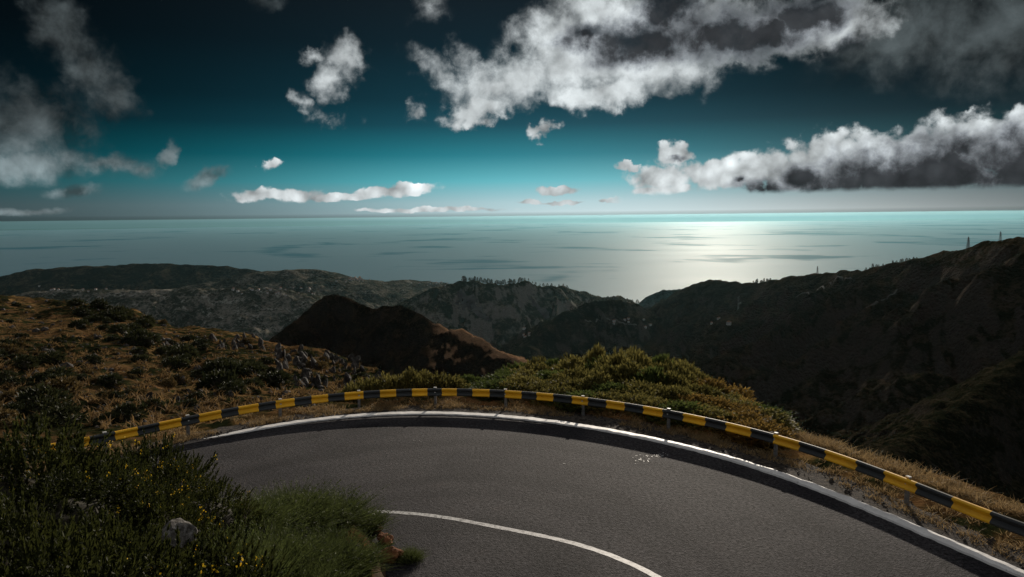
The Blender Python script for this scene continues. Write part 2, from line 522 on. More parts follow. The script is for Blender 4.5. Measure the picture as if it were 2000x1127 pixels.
# name, crest (pixel, pixel, metres away), near slope, crest rounding, gully width, gully depth, roughness
RIDGES = [
    ('far_range', crest([(-700, 560, 6200), (-300, 556, 6200), (-100, 552, 6200), (0, 541, 6200), (60, 525, 6200), (150, 521, 6200), (230, 516, 6200), (300, 514, 6200), (380, 517, 6200), (440, 519, 6200),
                         (490, 526, 6200), (540, 540, 6200), (620, 560, 6300)]), .24, 60, 420, 110, 16),
    ('coast_hills', crest([(380, 556, 4700), (440, 545, 4700), (500, 532, 4800), (560, 526, 4900), (620, 526, 5000), (660, 535, 5200), (700, 545, 5500), (760, 549, 5800), (800, 546, 6000), (870, 553, 6600),
                           (920, 562, 7000), (1000, 580, 7400)]), .18, 60, 380, 100, 14),
    ('terraced_slopes', crest([(-700, 600, 3300), (-300, 590, 3300), (-60, 580, 3300), (0, 577, 3300), (120, 564, 3300), (300, 565, 3300), (420, 562, 3300), (500, 563, 3300), (560, 566, 3350), (625, 577, 3500), (680, 600, 3700),
                               (760, 620, 4000)]), .24, 40, 260, 95, 14),
    ('wooded_ridge', crest([(700, 640, 2500), (760, 602, 2550), (800, 585, 2600), (840, 566, 2600), (880, 553, 2650), (918, 545, 2700), (950, 551, 2700), (985, 554, 2750), (1030, 549, 2850), (1060, 556, 2900),
                            (1100, 561, 3050), (1150, 571, 3250), (1175, 581, 3350), (1210, 577, 3500), (1238, 590, 3600), (1262, 612, 3700)]), .46, 14, 230, 170, 18),
    ('headland', crest([(1215, 625, 4400), (1240, 598, 4400), (1262, 580, 4400), (1290, 567, 4400), (1330, 564, 4500), (1380, 563, 4600), (1500, 575, 4700)]), .6, 25, 260, 90, 10),
    ('valley_ridge', crest([(985, 720, 1350), (1010, 692, 1450), (1050, 652, 1600), (1090, 622, 1700), (1120, 602, 1750), (1150, 589, 1800), (1180, 585, 1800), (1215, 584, 1850), (1240, 593, 1900), (1270, 607, 1950),
                            (1300, 632, 2000), (1330, 660, 2100)]), .44, 10, 150, 100, 12),
    ('cone_hill', crest([(470, 715, 690), (540, 652, 730), (600, 607, 760), (634, 579, 770), (655, 574, 770), (680, 581, 770), (700, 593, 770), (735, 603, 760), (758, 594, 755), (778, 596, 750), (800, 602, 740), (838, 626, 720),
                         (862, 641, 700), (900, 647, 680), (940, 662, 660), (980, 687, 630), (1017, 702, 610), (1050, 735, 590)]), .70, 2.5, 62, 30, 5),
    ('mountain_side', crest([(1240, 640, 2500), (1275, 600, 2450), (1320, 572, 2350), (1350, 556, 2250), (1385, 546, 2150), (1420, 549, 2000), (1460, 553, 1850), (1500, 551, 1680), (1540, 541, 1500), (1600, 534, 1320), (1650, 529, 1200),
                             (1700, 521, 1080), (1780, 509, 940), (1850, 491, 830), (1900, 479, 760), (1950, 468, 700), (2000, 460, 650), (2150, 430, 560), (2400, 390, 500), (2800, 340, 450)]), .46, 10, 130, 80, 9),
    ('lower_spur', crest([(1640, 935, 150), (1720, 890, 170), (1800, 838, 200), (1900, 768, 240), (2000, 700, 285), (2150, 620, 340), (2400, 520, 400)]), .75, 6, 30, 12, 1.6),
]
NEAR = np.array([  # crest of the near ground along each viewing direction: pixel, pixel, metres away
    (-900, 560, 240), (-600, 562, 250), (-300, 566, 250), (-100, 573, 240), (0, 581, 225), (60, 588, 215), (140, 590, 205), (200, 598, 195), (260, 605, 185), (300, 620, 172), (340, 637, 155), (400, 642, 150), (450, 652, 142),
    (500, 664, 135), (560, 680, 126), (620, 688, 116), (680, 699, 106), (728, 712, 95), (755, 735, 70), (775, 754, 40), (850, 762, 35), (960, 759, 35), (1000, 748, 40), (1060, 740, 44), (1200, 744, 46),
    (1330, 754, 44), (1400, 778, 38), (1450, 808, 32.5), (1500, 832, 29), (1600, 866, 26.5), (1750, 905, 23.5), (1900, 950, 21.2), (2000, 985, 19.8), (2200, 1050, 18), (2600, 1200, 16), (3000, 1350, 15)], float)
_np = at(NEAR[:, 0], NEAR[:, 1], NEAR[:, 2])
N_AZ = np.arctan2(_np[:, 0], _np[:, 1]); N_R = np.hypot(_np[:, 0], _np[:, 1]); N_Z = _np[:, 2]
_rp = rail.p
R_AZ = np.arctan2(_rp[:, 0], _rp[:, 1]); R_R = np.hypot(_rp[:, 0], _rp[:, 1])
_o = np.argsort(R_AZ); R_AZ = R_AZ[_o]; R_R = R_R[_o]
BANK = np.concatenate([INNER, [(-30, -8)]])


def inside(x, y, P):
    r = np.zeros(x.shape, bool)
    for (x0, y0), (x1, y1) in zip(P, np.roll(P, -1, axis=0)):
        c = ((y0 > y) != (y1 > y)) & (x < (x1 - x0) * (y - y0) / (y1 - y0 + 1e-12) + x0)
        r ^= c
    return r


def near_height(x, y):
    r = np.hypot(x, y); az = np.arctan2(x, y)
    rr = np.interp(az, R_AZ, R_R); rc = np.maximum(np.interp(az, N_AZ, N_R), rr + 2.2); zc = np.interp(az, N_AZ, N_Z)
    rs = rr + 1.3
    t = np.clip((r - rs) / (rc - rs), 0, 1)
    pw = np.where(rc - rr > 20, 0.72, 1.3)
    z = zc * t ** pw
    bump = smooth(r, rs, rs + 25)
    z = z + bump * (fbm(x / 22, y / 22, 5, 3) * 1.5 + fbm(x / 5.5, y / 5.5, 3, 9) * 0.35) * np.where(rc - rr > 20, 1, 0.15)
    z = z - 0.68 * np.maximum(r - rc, 0) - 0.08 * np.maximum(r - rc, 0) ** 0.9
    # verge roughness, tarmac bed kept just below the road sheet
    vz = smooth(r - rr, 0.05, 0.9)
    z = z + vz * (0.05 * fbm(x * 1.3, y * 1.3, 3, 21) + 0.03)
    z = np.where(r < rr - 0.5, z - 0.05, z - 0.02 * (1 - vz))
    # the bank inside the bend
    ins = inside(x, y, BANK)
    d = seg_dist(x, y, INNER)[0]
    slope = 0.36 + 2.0 * smooth(-y, -6.5, -2.5)
    cap = 5.6 - 0.30 * np.clip(y, 0, 14)
    hb = np.minimum(d * slope + 0.25 * smooth(d, 0, 0.35), cap) + smooth(d, 0, 1.0) * (0.25 * fbm(x / 1.7, y / 1.7, 4, 31))
    return np.where(ins, np.maximum(hb, -0.05), z)


def terrain_height(x, y):
    x = np.asarray(x, float); y = np.asarray(y, float)
    r = np.hypot(x, y)
    best = np.full(x.shape, -1.0e9); ident = np.zeros(x.shape, np.int16)
    nr = r < 900
    best[nr] = near_height(x[nr], y[nr])
    for i, (nm, P, sl, w, gw, gd, rough) in enumerate(RIDGES):
        lo = np.hypot(P[:, 0], P[:, 1]).min() * 0.22
        m = r > lo
        xx, yy = x[m], y[m]
        wx = fbm(xx / (gw * 2.2), yy / (gw * 2.2), 3, 40 + i); wy = fbm(xx / (gw * 2.2) + 31, yy / (gw * 2.2), 3, 50 + i)
        d, par, zc, side = seg_dist(xx, yy, P)
        ww = w
        if nm == 'cone_hill':
            s_b = np.concatenate([[0], np.cumsum(np.hypot(*np.diff(P[:, :2], axis=0).T))])
            ww = w + 15.0 * smooth(par, s_b[11], s_b[13])
        fade = 1 - np.exp(-d / (gw * 0.55))
        g = ridged((par + wx * gw * 0.9) / gw, d / (gw * 4.5) + wy * .4, 4, 60 + 5 * i)
        z = zc - sl * (np.sqrt(d * d + ww * ww) - ww) + fade * gd * 0.75 * (g - 0.92) + (0.5 + fade) * rough * fbm(xx / (gw * .35), yy / (gw * .35), 5, 80 + i)
        zb = best[m]
        up = z > zb
        best[m] = np.where(up, z, zb)
        im = ident[m]
        im[up] = i + 1
        ident[m] = im
    return best, ident


SEA_Z = -1150.0
az_mid = np.arange(-37.0, 37.001, 0.105)
az_out = np.arange(37.4, 64.0, 0.55)
G_AZ = np.radians(np.concatenate([-az_out[::-1], az_mid, az_out]))
G_R = np.concatenate([np.geomspace(2.5, 22, 70)[:-1], np.geomspace(22, 50, 110)[:-1], np.geomspace(50, 260, 190)[:-1], np.geomspace(260, 3400, 430)[:-1], np.geomspace(3400, 9500, 150)])
AA, RR = np.meshgrid(G_AZ, G_R, indexing='ij')
GX, GY = np.sin(AA) * RR, np.cos(AA) * RR
GZ, GI = terrain_height(GX, GY)


def hits(px, py):
    """where the viewing rays of photo pixels meet the built terrain"""
    d = ray(np.asarray(px, float), np.asarray(py, float))
    az = np.arctan2(d[:, 0], d[:, 1]); sl = d[:, 2] / np.hypot(d[:, 0], d[:, 1])
    ia = np.interp(az, G_AZ, np.arange(len(G_AZ)))
    i0 = np.clip(ia.astype(int), 0, len(G_AZ) - 2); f = (ia - i0)[:, None]
    zz = GZ[i0] * (1 - f) + GZ[i0 + 1] * f
    below = (CAMZ + sl[:, None] * G_R[None]) < zz
    below[:, G_R < 20] = False
    k = below.argmax(1)
    ok = below.any(1)
    r = G_R[k]
    z = np.take_along_axis(zz, k[:, None], 1)[:, 0]
    P = np.stack([np.sin(az) * r, np.cos(az) * r, z], -1)
    return P, ok


def zat(x, y):
    return terrain_height(np.atleast_1d(x), np.atleast_1d(y))[0]


HILLMAT = {
    'ground': None,
    'far_range': mat_hill('far range scrub', (0.0720, 0.0576, 0.0382), (0.0151, 0.0174, 0.0125), (0.0671, 0.0625, 0.0576), 45, .4, .44),
    'coast_hills': mat_hill('coast hills scrub', (0.1299, 0.1147, 0.0918), (0.0242, 0.0277, 0.0202), (0.1224, 0.1147, 0.1071), 40, .3, .46, pale=(0.1985, 0.1833, 0.1527)),
    'terraced_slopes': mat_hill('terraced slopes', (0.1913, 0.1722, 0.1435), (0.0347, 0.0382, 0.0270), (0.1722, 0.1533, 0.1341), 30, .4, .47, pale=(0.3063, 0.2871, 0.2487)),
    'wooded_ridge': mat_hill('wooded ridge', (0.1341, 0.1151, 0.0859), (0.0229, 0.0303, 0.0207), (0.1913, 0.1722, 0.1533), 16, .7, .42),
    'headland': mat_hill('headland scrub', (0.0640, 0.0586, 0.0478), (0.0151, 0.0181, 0.0129), (0.0745, 0.0692, 0.0640), 50, .4, .42),
    'valley_ridge': mat_hill('valley ridge', (0.0731, 0.0612, 0.0438), (0.0133, 0.0172, 0.0112), (0.0974, 0.0853, 0.0731), 10, .6, .42),
    'cone_hill': mat_hill('cone hill', (0.0450, 0.0300, 0.0188), (0.0059, 0.0059, 0.0037), (0.0226, 0.0188, 0.0168), 4, .55, .47, brow=(-84., -66., (.36, .215, .125))),
    'mountain_side': mat_hill('mountain side', (0.0486, 0.0363, 0.0242), (0.0108, 0.0120, 0.0065), (0.0646, 0.0527, 0.0445), 6, .6, .45),
    'lower_spur': mat_hill('lower spur', (0.0323, 0.0263, 0.0164), (0.0070, 0.0087, 0.0048), (0.0352, 0.0294, 0.0263), 2.2, .5, .45),
}
HILLMAT['ground'] = mat_hill('dry hillside', (.13, .072, .032), (.016, .019, .008), (.07, .055, .045), 3.4, .55, .452, bump=.2, pale=(.25, .15, .06))

VID = np.arange(GX.size).reshape(GX.shape)
quad = np.stack([VID[:-1, :-1], VID[:-1, 1:], VID[1:, 1:], VID[1:, :-1]], -1).reshape(-1, 4)[:, ::-1]
VV = np.stack([GX.ravel(), GY.ravel(), GZ.ravel()], -1)
fid = GI.ravel()[quad].max(1)
low = VV[quad, 2].max(1) < SEA_Z - 4
far_cut = low
LABELS = ['ground'] + [r[0] for r in RIDGES]
for i, nm in enumerate(LABELS):
    f = quad[(fid == i) & ~far_cut]
    if not len(f):
        continue
    u, inv = np.unique(f, return_inverse=True)
    o = mesh_np(nm, VV[u], inv.reshape(-1, 4), HILLMAT[nm])
    tag(o, kind='structure')

# sea
m, T, pos = mat_base('sea water')
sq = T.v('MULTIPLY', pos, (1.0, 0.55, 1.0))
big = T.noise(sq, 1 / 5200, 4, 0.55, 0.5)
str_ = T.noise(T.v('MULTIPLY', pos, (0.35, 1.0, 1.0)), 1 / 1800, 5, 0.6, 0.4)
slick_shade = T.sstep(T.m('ADD', T.m('MULTIPLY', big, .6), T.m('MULTIPLY', str_, .4)), .53, .60)  # calm slicks, with cloud shadows put in as the same patches of weaker gloss
rg = T.m('ADD', T.m('MULTIPLY_ADD', slick_shade, -0.06, 0.65), T.m('MULTIPLY', T.m('SUBTRACT', str_, .5), .10))
swell = T.noise(pos, 1 / 160, 5, .65)
bmp = T.n('ShaderNodeBump', {'Strength': .25, 'Distance': 9.0, 'Height': swell}).outputs[0]
df = T.n('ShaderNodeBsdfDiffuse', {'Color': (.0, .060, .096, 1), 'Normal': bmp})
gl = T.n('ShaderNodeBsdfGlossy', {'Color': (.90, .93, .93, 1), 'Roughness': rg, 'Normal': bmp})
T.n('ShaderNodeOutputMaterial', {'Surface': T.n('ShaderNodeMixShader', {0: T.m('MULTIPLY_ADD', slick_shade, -.075, .112), 1: df.outputs[0], 2: gl.outputs[0]}).outputs[0]})
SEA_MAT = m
n = 96
rings = [0.0, 1500, 4000, 8000, 14000, 25000, 45000, 80000, 120000]
V = [(0, 0, SEA_Z)]
for r in rings[1:]:
    V += [(r * math.cos(2 * math.pi * k / n), r * math.sin(2 * math.pi * k / n), SEA_Z) for k in range(n)]
F4 = []
for i in range(1, len(rings) - 1):
    for k in range(n):
        a = 1 + (i - 1) * n + k; b = 1 + (i - 1) * n + (k + 1) % n
        F4.append((a, a + n, b + n, b))
F4 += [(0, 1 + k, 1 + (k + 1) % n, 1 + (k + 1) % n) for k in range(0)]
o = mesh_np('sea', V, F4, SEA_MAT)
tag(o, kind='structure')

# ------------------------------------------------------------------ haze
def box_mesh(name, x0, x1, y0, y1, z0, z1, mat):
    V = [(x, y, z) for z in (z0, z1) for y in (y0, y1) for x in (x0, x1)]
    F = [(0, 2, 3, 1), (4, 5, 7, 6), (0, 1, 5, 4), (2, 6, 7, 3), (0, 4, 6, 2), (1, 3, 7, 5)]
    return mesh_np(name, V, F, mat, shade=False)


HAZE = bpy.data.materials.new('sea haze')
HAZE.use_nodes = True
HAZE.node_tree.nodes.clear()
T = NT(HAZE.node_tree)
pv = T.n('ShaderNodeVolumePrincipled', {'Color': (.36, .75, .87, 1), 'Density': 2.9e-6, 'Anisotropy': 0.6})
T.n('ShaderNodeOutputMaterial', {'Volume': pv.outputs[0]})
HB = 125000.0
o = box_mesh('haze', -HB, HB, -HB, HB, SEA_Z - 1.0, max(24.0, float(GZ.max()) + 12.0), HAZE)
tag(o, kind='stuff')
#@@OBJECTS
# ------------------------------------------------------------------ materials of the bend
def mat_asphalt():
    m, T, pos = mat_base('worn asphalt')
    speck = T.noise(pos, 11.0, 7, 0.82)
    grit = T.n('ShaderNodeTexVoronoi', {'Vector': pos, 'Scale': 30.0}).outputs['Distance']
    patch = T.noise(pos, 0.32, 4, 0.55, 0.4)
    streak = T.noise(pos, 1.7, 4, 0.6)
    c = T.mix(T.lin(speck, .40, .62), (.0052, .0048, .0053), (.074, .067, .070))
    c = T.mix(T.sstep(patch, .44, .62), c, T.mix(1.0, c, (.60, .60, .64), 'MULTIPLY'))
    c = T.mix(T.m('MULTIPLY', T.sstep(streak, .54, .70), .5), c, T.mix(1.0, c, (1.25, 1.12, 1.05), 'MULTIPLY'))
    sp = T.n('ShaderNodeTexVoronoi', {'Vector': pos, 'Scale': 17.0})
    wh = T.m('MULTIPLY', T.sstep(sp.outputs['Distance'], .16, .10), T.m('GREATER_THAN', T.n('ShaderNodeSeparateColor', {0: sp.outputs['Color']}).outputs[0], .84))
    rad = T.n('ShaderNodeVectorMath', {0: pos, 1: (float(BC[0]), float(BC[1]), 0.0)}, operation='DISTANCE').outputs['Value']
    rad = T.m('ADD', rad, T.m('MULTIPLY', T.m('SUBTRACT', T.noise(pos, .25, 3, .5), .5), 1.6))
    trk = T.sstep(T.noise(T.n('ShaderNodeCombineXYZ', {0: T.m('MULTIPLY', rad, 1.0), 1: 0.0, 2: 0.0}).outputs[0], .62, 2, .5), .42, .62)
    c = T.mix(T.m('MULTIPLY', trk, .8), c, T.mix(1.0, c, (.48, .48, .50), 'MULTIPLY'))
    blot = T.sstep(T.noise(pos, 3.2, 6, .7), .60, .72)
    c = T.mix(T.m('MULTIPLY', blot, .5), c, T.mix(1.0, c, (.5, .5, .5), 'MULTIPLY'))
    crk = T.n('ShaderNodeTexVoronoi', {'Vector': T.v('ADD', pos, T.vs(T.noise(pos, 1.2, 4, .6, 0, 'Color'), .8)), 'Scale': .38}, feature='DISTANCE_TO_EDGE').outputs['Distance']
    c = T.mix(T.m('MULTIPLY', T.sstep(crk, .010, .004), T.sstep(patch, .42, .58, 0, .8)), c, (.008, .008, .008))
    c = T.mix(wh, c, (.22, .21, .20))
    b = T.m('ADD', speck, T.m('MULTIPLY', grit, .6))
    finish(T, c, T.lin(speck, .3, .7, .95, .80), b, .7, .02, .10)
    return m


def mat_paint(name, col, under, wear, scale=5.0):
    m, T, pos = mat_base(name)
    n = T.m('ADD', T.m('MULTIPLY', T.noise(pos, scale, 6, .7), .7), T.m('MULTIPLY', T.noise(pos, scale * 5, 4, .7), .35))
    f = T.sstep(n, wear, wear + .10)
    c = T.mix(T.lin(T.noise(pos, 1.3, 4, .6), .3, .7), tuple(x * .72 for x in col), col)
    c = T.mix(f, c, under)
    finish(T, c, .6, n, .35, .01, .4)
    return m


M_ASPHALT = mat_asphalt()
M_WHITE = mat_paint('white road paint', (.80, .77, .74), (.10, .095, .09), .61)
M_WHITE2 = mat_paint('worn lane paint', (.55, .53, .51), (.07, .065, .065), .51, 8)
M_YELLOW = mat_paint('yellow rail paint', (.93, .48, .012), (.20, .12, .045), .645, 9)
M_BLACK = mat_paint('black rail paint', (.030, .034, .036), (.10, .10, .095), .65, 9)
M_GALV = mat_noise('galvanised steel', [(.10, .10, .10), (.24, .24, .24)], 9, .5, 40, .2, .004, .5, metal=.5)
M_CAP = mat_noise('pale post cap', [(.45, .44, .42), (.62, .6, .57)], 12, .6)
M_ROCK = mat_noise('grey brown rock', [(.018, .016, .014), (.045, .038, .033), (.12, .105, .092)], 1.6, .9, 6, .8, .12, .2)
M_PALEROCK = mat_noise('pale lichened stone', [(.03, .027, .024), (.09, .08, .07), (.22, .205, .19)], 14, .9, 30, .8, .03, .2)
M_SOIL = mat_noise('rusty bank soil', [(.10, .04, .018), (.26, .11, .05)], 7, .95, 22, .9, .05, .1)
M_STRAW = mat_leaf('dry straw grass', (.12, .075, .034), (.46, .33, .165), 1.5, .35, .7, .12)
M_GORSE = mat_leaf('olive gorse leaves', (.032, .033, .009), (.235, .200, .058), 1.6, .45)
M_GORSE2 = mat_leaf('rusty gorse leaves', (.060, .042, .012), (.30, .19, .05), 1.6, .45)
M_GREEN = mat_leaf('deep green leaves', (.020, .032, .010), (.11, .135, .035), 1.6, .45, .7, .12)
M_DARK = mat_leaf('dark scrub leaves', (.014, .018, .008), (.055, .058, .022), .8, .25)
M_TAWNY = mat_leaf('tawny scrub leaves', (.05, .038, .014), (.17, .115, .045), .8, .3)
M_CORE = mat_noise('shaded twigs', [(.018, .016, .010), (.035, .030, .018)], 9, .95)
M_FGORSE = mat_leaf('foreground gorse needles', (.005, .008, .003), (.056, .062, .015), 4.0, .42, isl=.3)
M_BROOM = mat_leaf('broom strands', (.008, .012, .004), (.105, .128, .038), 4.0, .42, isl=.35)
M_FLOWER = mat_leaf('yellow gorse petals', (.70, .38, .01), (.85, .58, .03), 8, .3)
M_TWIG = mat_noise('dead twigs', [(.22, .16, .11), (.45, .38, .30)], 20, .9)
M_BARK = mat_noise('bark', [(.03, .024, .018), (.07, .055, .04)], 12, .95)
M_PINE = mat_leaf('distant pine needles', (.008, .012, .008), (.024, .032, .018), .3, .15)
M_WALL = mat_noise('whitewashed wall', [(.25, .245, .235), (.5, .49, .47)], .2, .8)
M_TILE = mat_noise('terracotta tiles', [(.16, .07, .04), (.26, .11, .06)], .4, .85)
M_TRACK = mat_noise('pale dirt track', [(.05, .045, .04), (.13, .12, .105)], .05, .95)
M_SCAR = mat_noise('bare earth scar', [(.03, .028, .026), (.085, .08, .075)], .03, .95)
M_PYLON = mat_noise('weathered pylon steel', [(.10, .10, .10), (.18, .18, .18)], 3, .6)


# ------------------------------------------------------------------ road, paint
def resample(P, n):
    s = np.concatenate([[0], np.cumsum(np.linalg.norm(np.diff(P, axis=0), axis=1))])
    t = np.linspace(0, s[-1], n)
    return np.stack([np.interp(t, s, P[:, 0]), np.interp(t, s, P[:, 1])], -1)


def chaikin(P, k=3):
    for _ in range(k):
        Q = np.empty((2 * len(P) - 2, 2))
        Q[0::2] = .75 * P[:-1] + .25 * P[1:]
        Q[1::2] = .25 * P[:-1] + .75 * P[1:]
        P = np.concatenate([P[:1], Q, P[-1:]])
    return P


n = 420
so = np.linspace(0, rail.s[-1], n)
outer = rail.pos(so)
verge_out = outer + rail.normal(so) * 0.45
outer = edge.pos(edge.param(outer)) + rail.normal(so) * (0.30 + 0.10 * fbm(outer[:, 0] * 1.1, outer[:, 1] * 1.1, 4, 5))[:, None]
verge_in = outer - rail.normal(so) * 0.5
inn = chaikin(INNER)
inner = resample(inn[(inn[:, 0] > -24) & (inn[:, 1] > -1.5)], n)
inner = inner + 0.07 * np.stack([fbm(inner[:, 0] * 2, inner[:, 1] * 2, 4, 6), fbm(inner[:, 0] * 2 + 9, inner[:, 1] * 2, 4, 6)], -1)
k = 14
tt = np.linspace(0, 1, k)[None, :, None]
P = inner[:, None] * (1 - tt) + outer[:, None] * tt
V = np.concatenate([P.reshape(-1, 2), np.zeros((n * k, 1))], 1)
I = np.arange(n * k).reshape(n, k)
F = np.stack([I[:-1, :-1], I[1:, :-1], I[1:, 1:], I[:-1, 1:]], -1).reshape(-1, 4)
F = F if True else F
o = mesh_np('road', V, F, M_ASPHALT, shade=False)
if o.data.polygons[0].normal.z < 0:
    o.data.flip_normals()
tag(o, kind='structure')


M_VERGE = mat_noise('dark verge gravel', [(.016, .014, .013), (.05, .043, .038), (.11, .09, .07)], 7, .95, 28, .9, .03, .08, 7)
V = np.concatenate([np.c_[verge_in, np.full(n, -.008)], np.c_[verge_out, np.full(n, -.008)]])
i_ = np.arange(n - 1)
o = mesh_np('gravel_verge', V, np.stack([i_, i_ + 1, i_ + 1 + n, i_ + n], -1), M_VERGE, shade=False)
if o.data.polygons[0].normal.z < 0:
    o.data.flip_normals()
tag(o, kind='structure')


def paint_line(name, arc, s0, s1, width, mat, jit, z=0.004, taper=0.0):
    ss = np.arange(s0, s1, 0.06)
    p = arc.pos(ss); nn = arc.normal(ss)
    w = np.full(len(ss), width / 2)
    if taper:
        w = w * np.clip((ss - s0) / taper, 0.12, 1)
    a = p + nn * (w + jit * fbm(ss * 3.1, ss * 0 + 4, 4, 11))[:, None]
    b = p - nn * (w + jit * fbm(ss * 3.1, ss * 0 + 14, 4, 12))[:, None]
    V = np.concatenate([np.c_[a, np.full(len(ss), z)], np.c_[b, np.full(len(ss), z)]])
    i = np.arange(len(ss) - 1); m_ = len(ss)
    F = np.stack([i, i + m_, i + m_ + 1, i + 1], -1)
    o = mesh_np(name, V, F, mat, shade=False)
    if o.data.polygons[0].normal.z < 0:
        o.data.flip_normals()
    return tag(o, kind='structure')


s_start = edge.param(on_z(np.array([399.]), np.array([856.]), 0.0))[0]
ss = np.arange(s_start, edge.s[-1] - 2, 0.07)
p = edge.pos(ss); nn = edge.normal(ss)
w = 0.16 * np.clip((ss - s_start) / 1.2, 0.15, 1)
ja = .03 * fbm(ss * 3.1, ss * 0 + 4, 4, 11); jb = .03 * fbm(ss * 3.1, ss * 0 + 14, 4, 12)
hk = .045 * np.clip((ss - s_start) / 2.0, 0.1, 1) * (1 + .25 * fbm(ss * 2.0, ss * 0, 3, 15))
cols = [np.c_[p + nn * (w + ja + .03)[:, None], np.full(len(ss), -.02)], np.c_[p + nn * (w + ja)[:, None], hk], np.c_[p - nn * (w + jb)[:, None], hk], np.c_[p - nn * (w + jb + .02)[:, None], np.full(len(ss), -.02)]]
V = np.stack(cols, 1).reshape(-1, 3)
I = np.arange(len(V)).reshape(-1, 4)
F = np.stack([I[:-1, :-1], I[1:, :-1], I[1:, 1:], I[:-1, 1:]], -1).reshape(-1, 4)
o = mesh_np('kerb', V, F, M_WHITE, shade=False)
if o.data.polygons[1].normal.z < 0:
    o.data.flip_normals()
tag(o, kind='structure')
s_start = mid.param(on_z(np.array([722.]), np.array([996.]), 0.0))[0]
paint_line('lane_line', mid, s_start, mid.s[-1] - 1, 0.17, M_WHITE2, .016)

# flakes of old white paint and pale grit on the tarmac
V, F = [], []
for cx, cy, sx, sy, cnt in ((1258, 895, 30, 9, 34), (1290, 889, 16, 5, 30), (812, 861, 9, 3, 8), (1100, 905, 4, 3, 3)):
    q = on_z(RNG.normal(cx, sx * .5, cnt), RNG.normal(cy, sy * .5, cnt), 0.006)
    for p in q:
        a = RNG.uniform(0, 6.28); sz = RNG.uniform(.012, .04)
        th = a + np.array([0, 1.4, 3.0, 4.6]) + RNG.normal(0, .25, 4)
        i0 = len(V)
        for t_ in th:
            V.append((p[0] + math.cos(t_) * sz * RNG.uniform(.5, 1), p[1] + math.sin(t_) * sz * RNG.uniform(.5, 1), RNG.uniform(.006, .014)))
        F.append((i0, i0 + 1, i0 + 2, i0 + 3))
o = mesh_np('paint_flakes', V, F, M_WHITE2, shade=False)
tag(o, 'scattered flakes of old white paint lying on the tarmac of the bend', 'paint flakes', kind='stuff')

# ------------------------------------------------------------------ guard rail
WAVE = np.array([(0.0, .310), (.022, .308), (.060, .296), (.078, .276), (.080, .254), (.066, .232), (.030, .196), (.008, .176), (.0, .158),
                 (.008, .140), (.030, .120), (.066, .084), (.080, .062), (.078, .040), (.060, .018), (.022, .004), (.0, .0)])
WAVE[:, 1] += RAIL_TOP_Z - .310
bounds_px = [161, 176, 224.5, 267, 309, 352, 389, 430.5, 465.5, 504.5, 538.5, 574.5, 608, 641, 674, 708.5, 740.5, 773.5, 804.5, 835.5, 864.5, 895.5, 925.5, 955.5, 985,
             1018, 1046.5, 1082, 1115.5, 1150, 1184, 1220.5, 1256.5, 1298, 1334, 1378, 1419, 1467, 1514.5, 1563, 1614.5, 1675, 1727, 1796.5, 1862, 1940]
by = np.interp(bounds_px, rail_px[:, 0], rail_px[:, 1])
bs = rail.param(on_z(np.array(bounds_px, float), by, RAIL_TOP_Z))
bs = np.sort(bs)
d0, d1 = .72, .80
bs = np.concatenate([bs[0] - d0 * np.arange(8, 0, -1), bs, bs[-1] + d1 * np.arange(1, 8)])
guard = empty('guard_rail', tuple(rail.pos(np.array([bs[len(bs) // 2]]))[0]) + (0.0,))
tag(guard, 'curved steel guard rail painted in yellow and black stripes around the bend', 'guard rail')
goff = np.array(guard.location)


def beam(s0, s1, mat, name):
    ss = np.linspace(s0, s1, 6)
    p = rail.pos(ss); nn = rail.normal(ss)
    th = .006
    prof = np.concatenate([WAVE, (WAVE - np.array([th, 0]))[::-1]])
    nt = len(prof)
    V = (np.concatenate([p[:, None, :] - nn[:, None, :] * prof[None, :, 0:1], np.broadcast_to(prof[None, :, 1:2], (len(ss), nt, 1))], -1)).reshape(-1, 3)
    I = np.arange(len(ss) * nt).reshape(len(ss), nt)
    J = np.roll(I, -1, axis=1)
    F = np.stack([I[:-1], I[1:], J[1:], J[:-1]], -1).reshape(-1, 4)
    o = mesh_np(name, V - goff, F, mat, guard)
    return o


dents = RNG.normal(0, .01, len(bs))
for i in range(len(bs) - 1):
    yellow = (i - 8) % 2 == 0
    beam(bs[i] + dents[i], bs[i + 1] + dents[i + 1], M_YELLOW if yellow else M_BLACK, 'yellow_stripe' if yellow else 'black_stripe')

post_px = [205, 368, 545, 700, 848, 985, 1137, 1305, 1512, 1770]
ps = rail.param(on_z(np.array(post_px, float), np.interp(post_px, rail_px[:, 0], rail_px[:, 1]), RAIL_TOP_Z))
ps = np.concatenate([[ps[0] - 5.8, ps[0] - 2.9], ps, [ps[-1] + 3.3]])
prof = np.array([(-.05, .0), (.05, .0), (.05, .07), (.042, .07), (.042, .008), (-.042, .008), (-.042, .07), (-.05, .07)])


def prism(prof, z0, z1):
    nt = len(prof)
    V = np.concatenate([np.c_[prof, np.full(nt, z0)], np.c_[prof, np.full(nt, z1)]])
    i = np.arange(nt); j = (i + 1) % nt
    F = [tuple(x) for x in np.stack([i, j, j + nt, i + nt], -1)]
    return V, F


def ngon_mesh(name, V, F, mat, parent=None):
    me = bpy.data.meshes.new(name)
    me.from_pydata([tuple(map(float, v)) for v in V], [], [tuple(map(int, f)) for f in F])
    me.materials.append(mat)
    me.update()
    o = bpy.data.objects.new(name, me)
    COL.objects.link(o)
    if parent:
        o.parent = parent
    return o


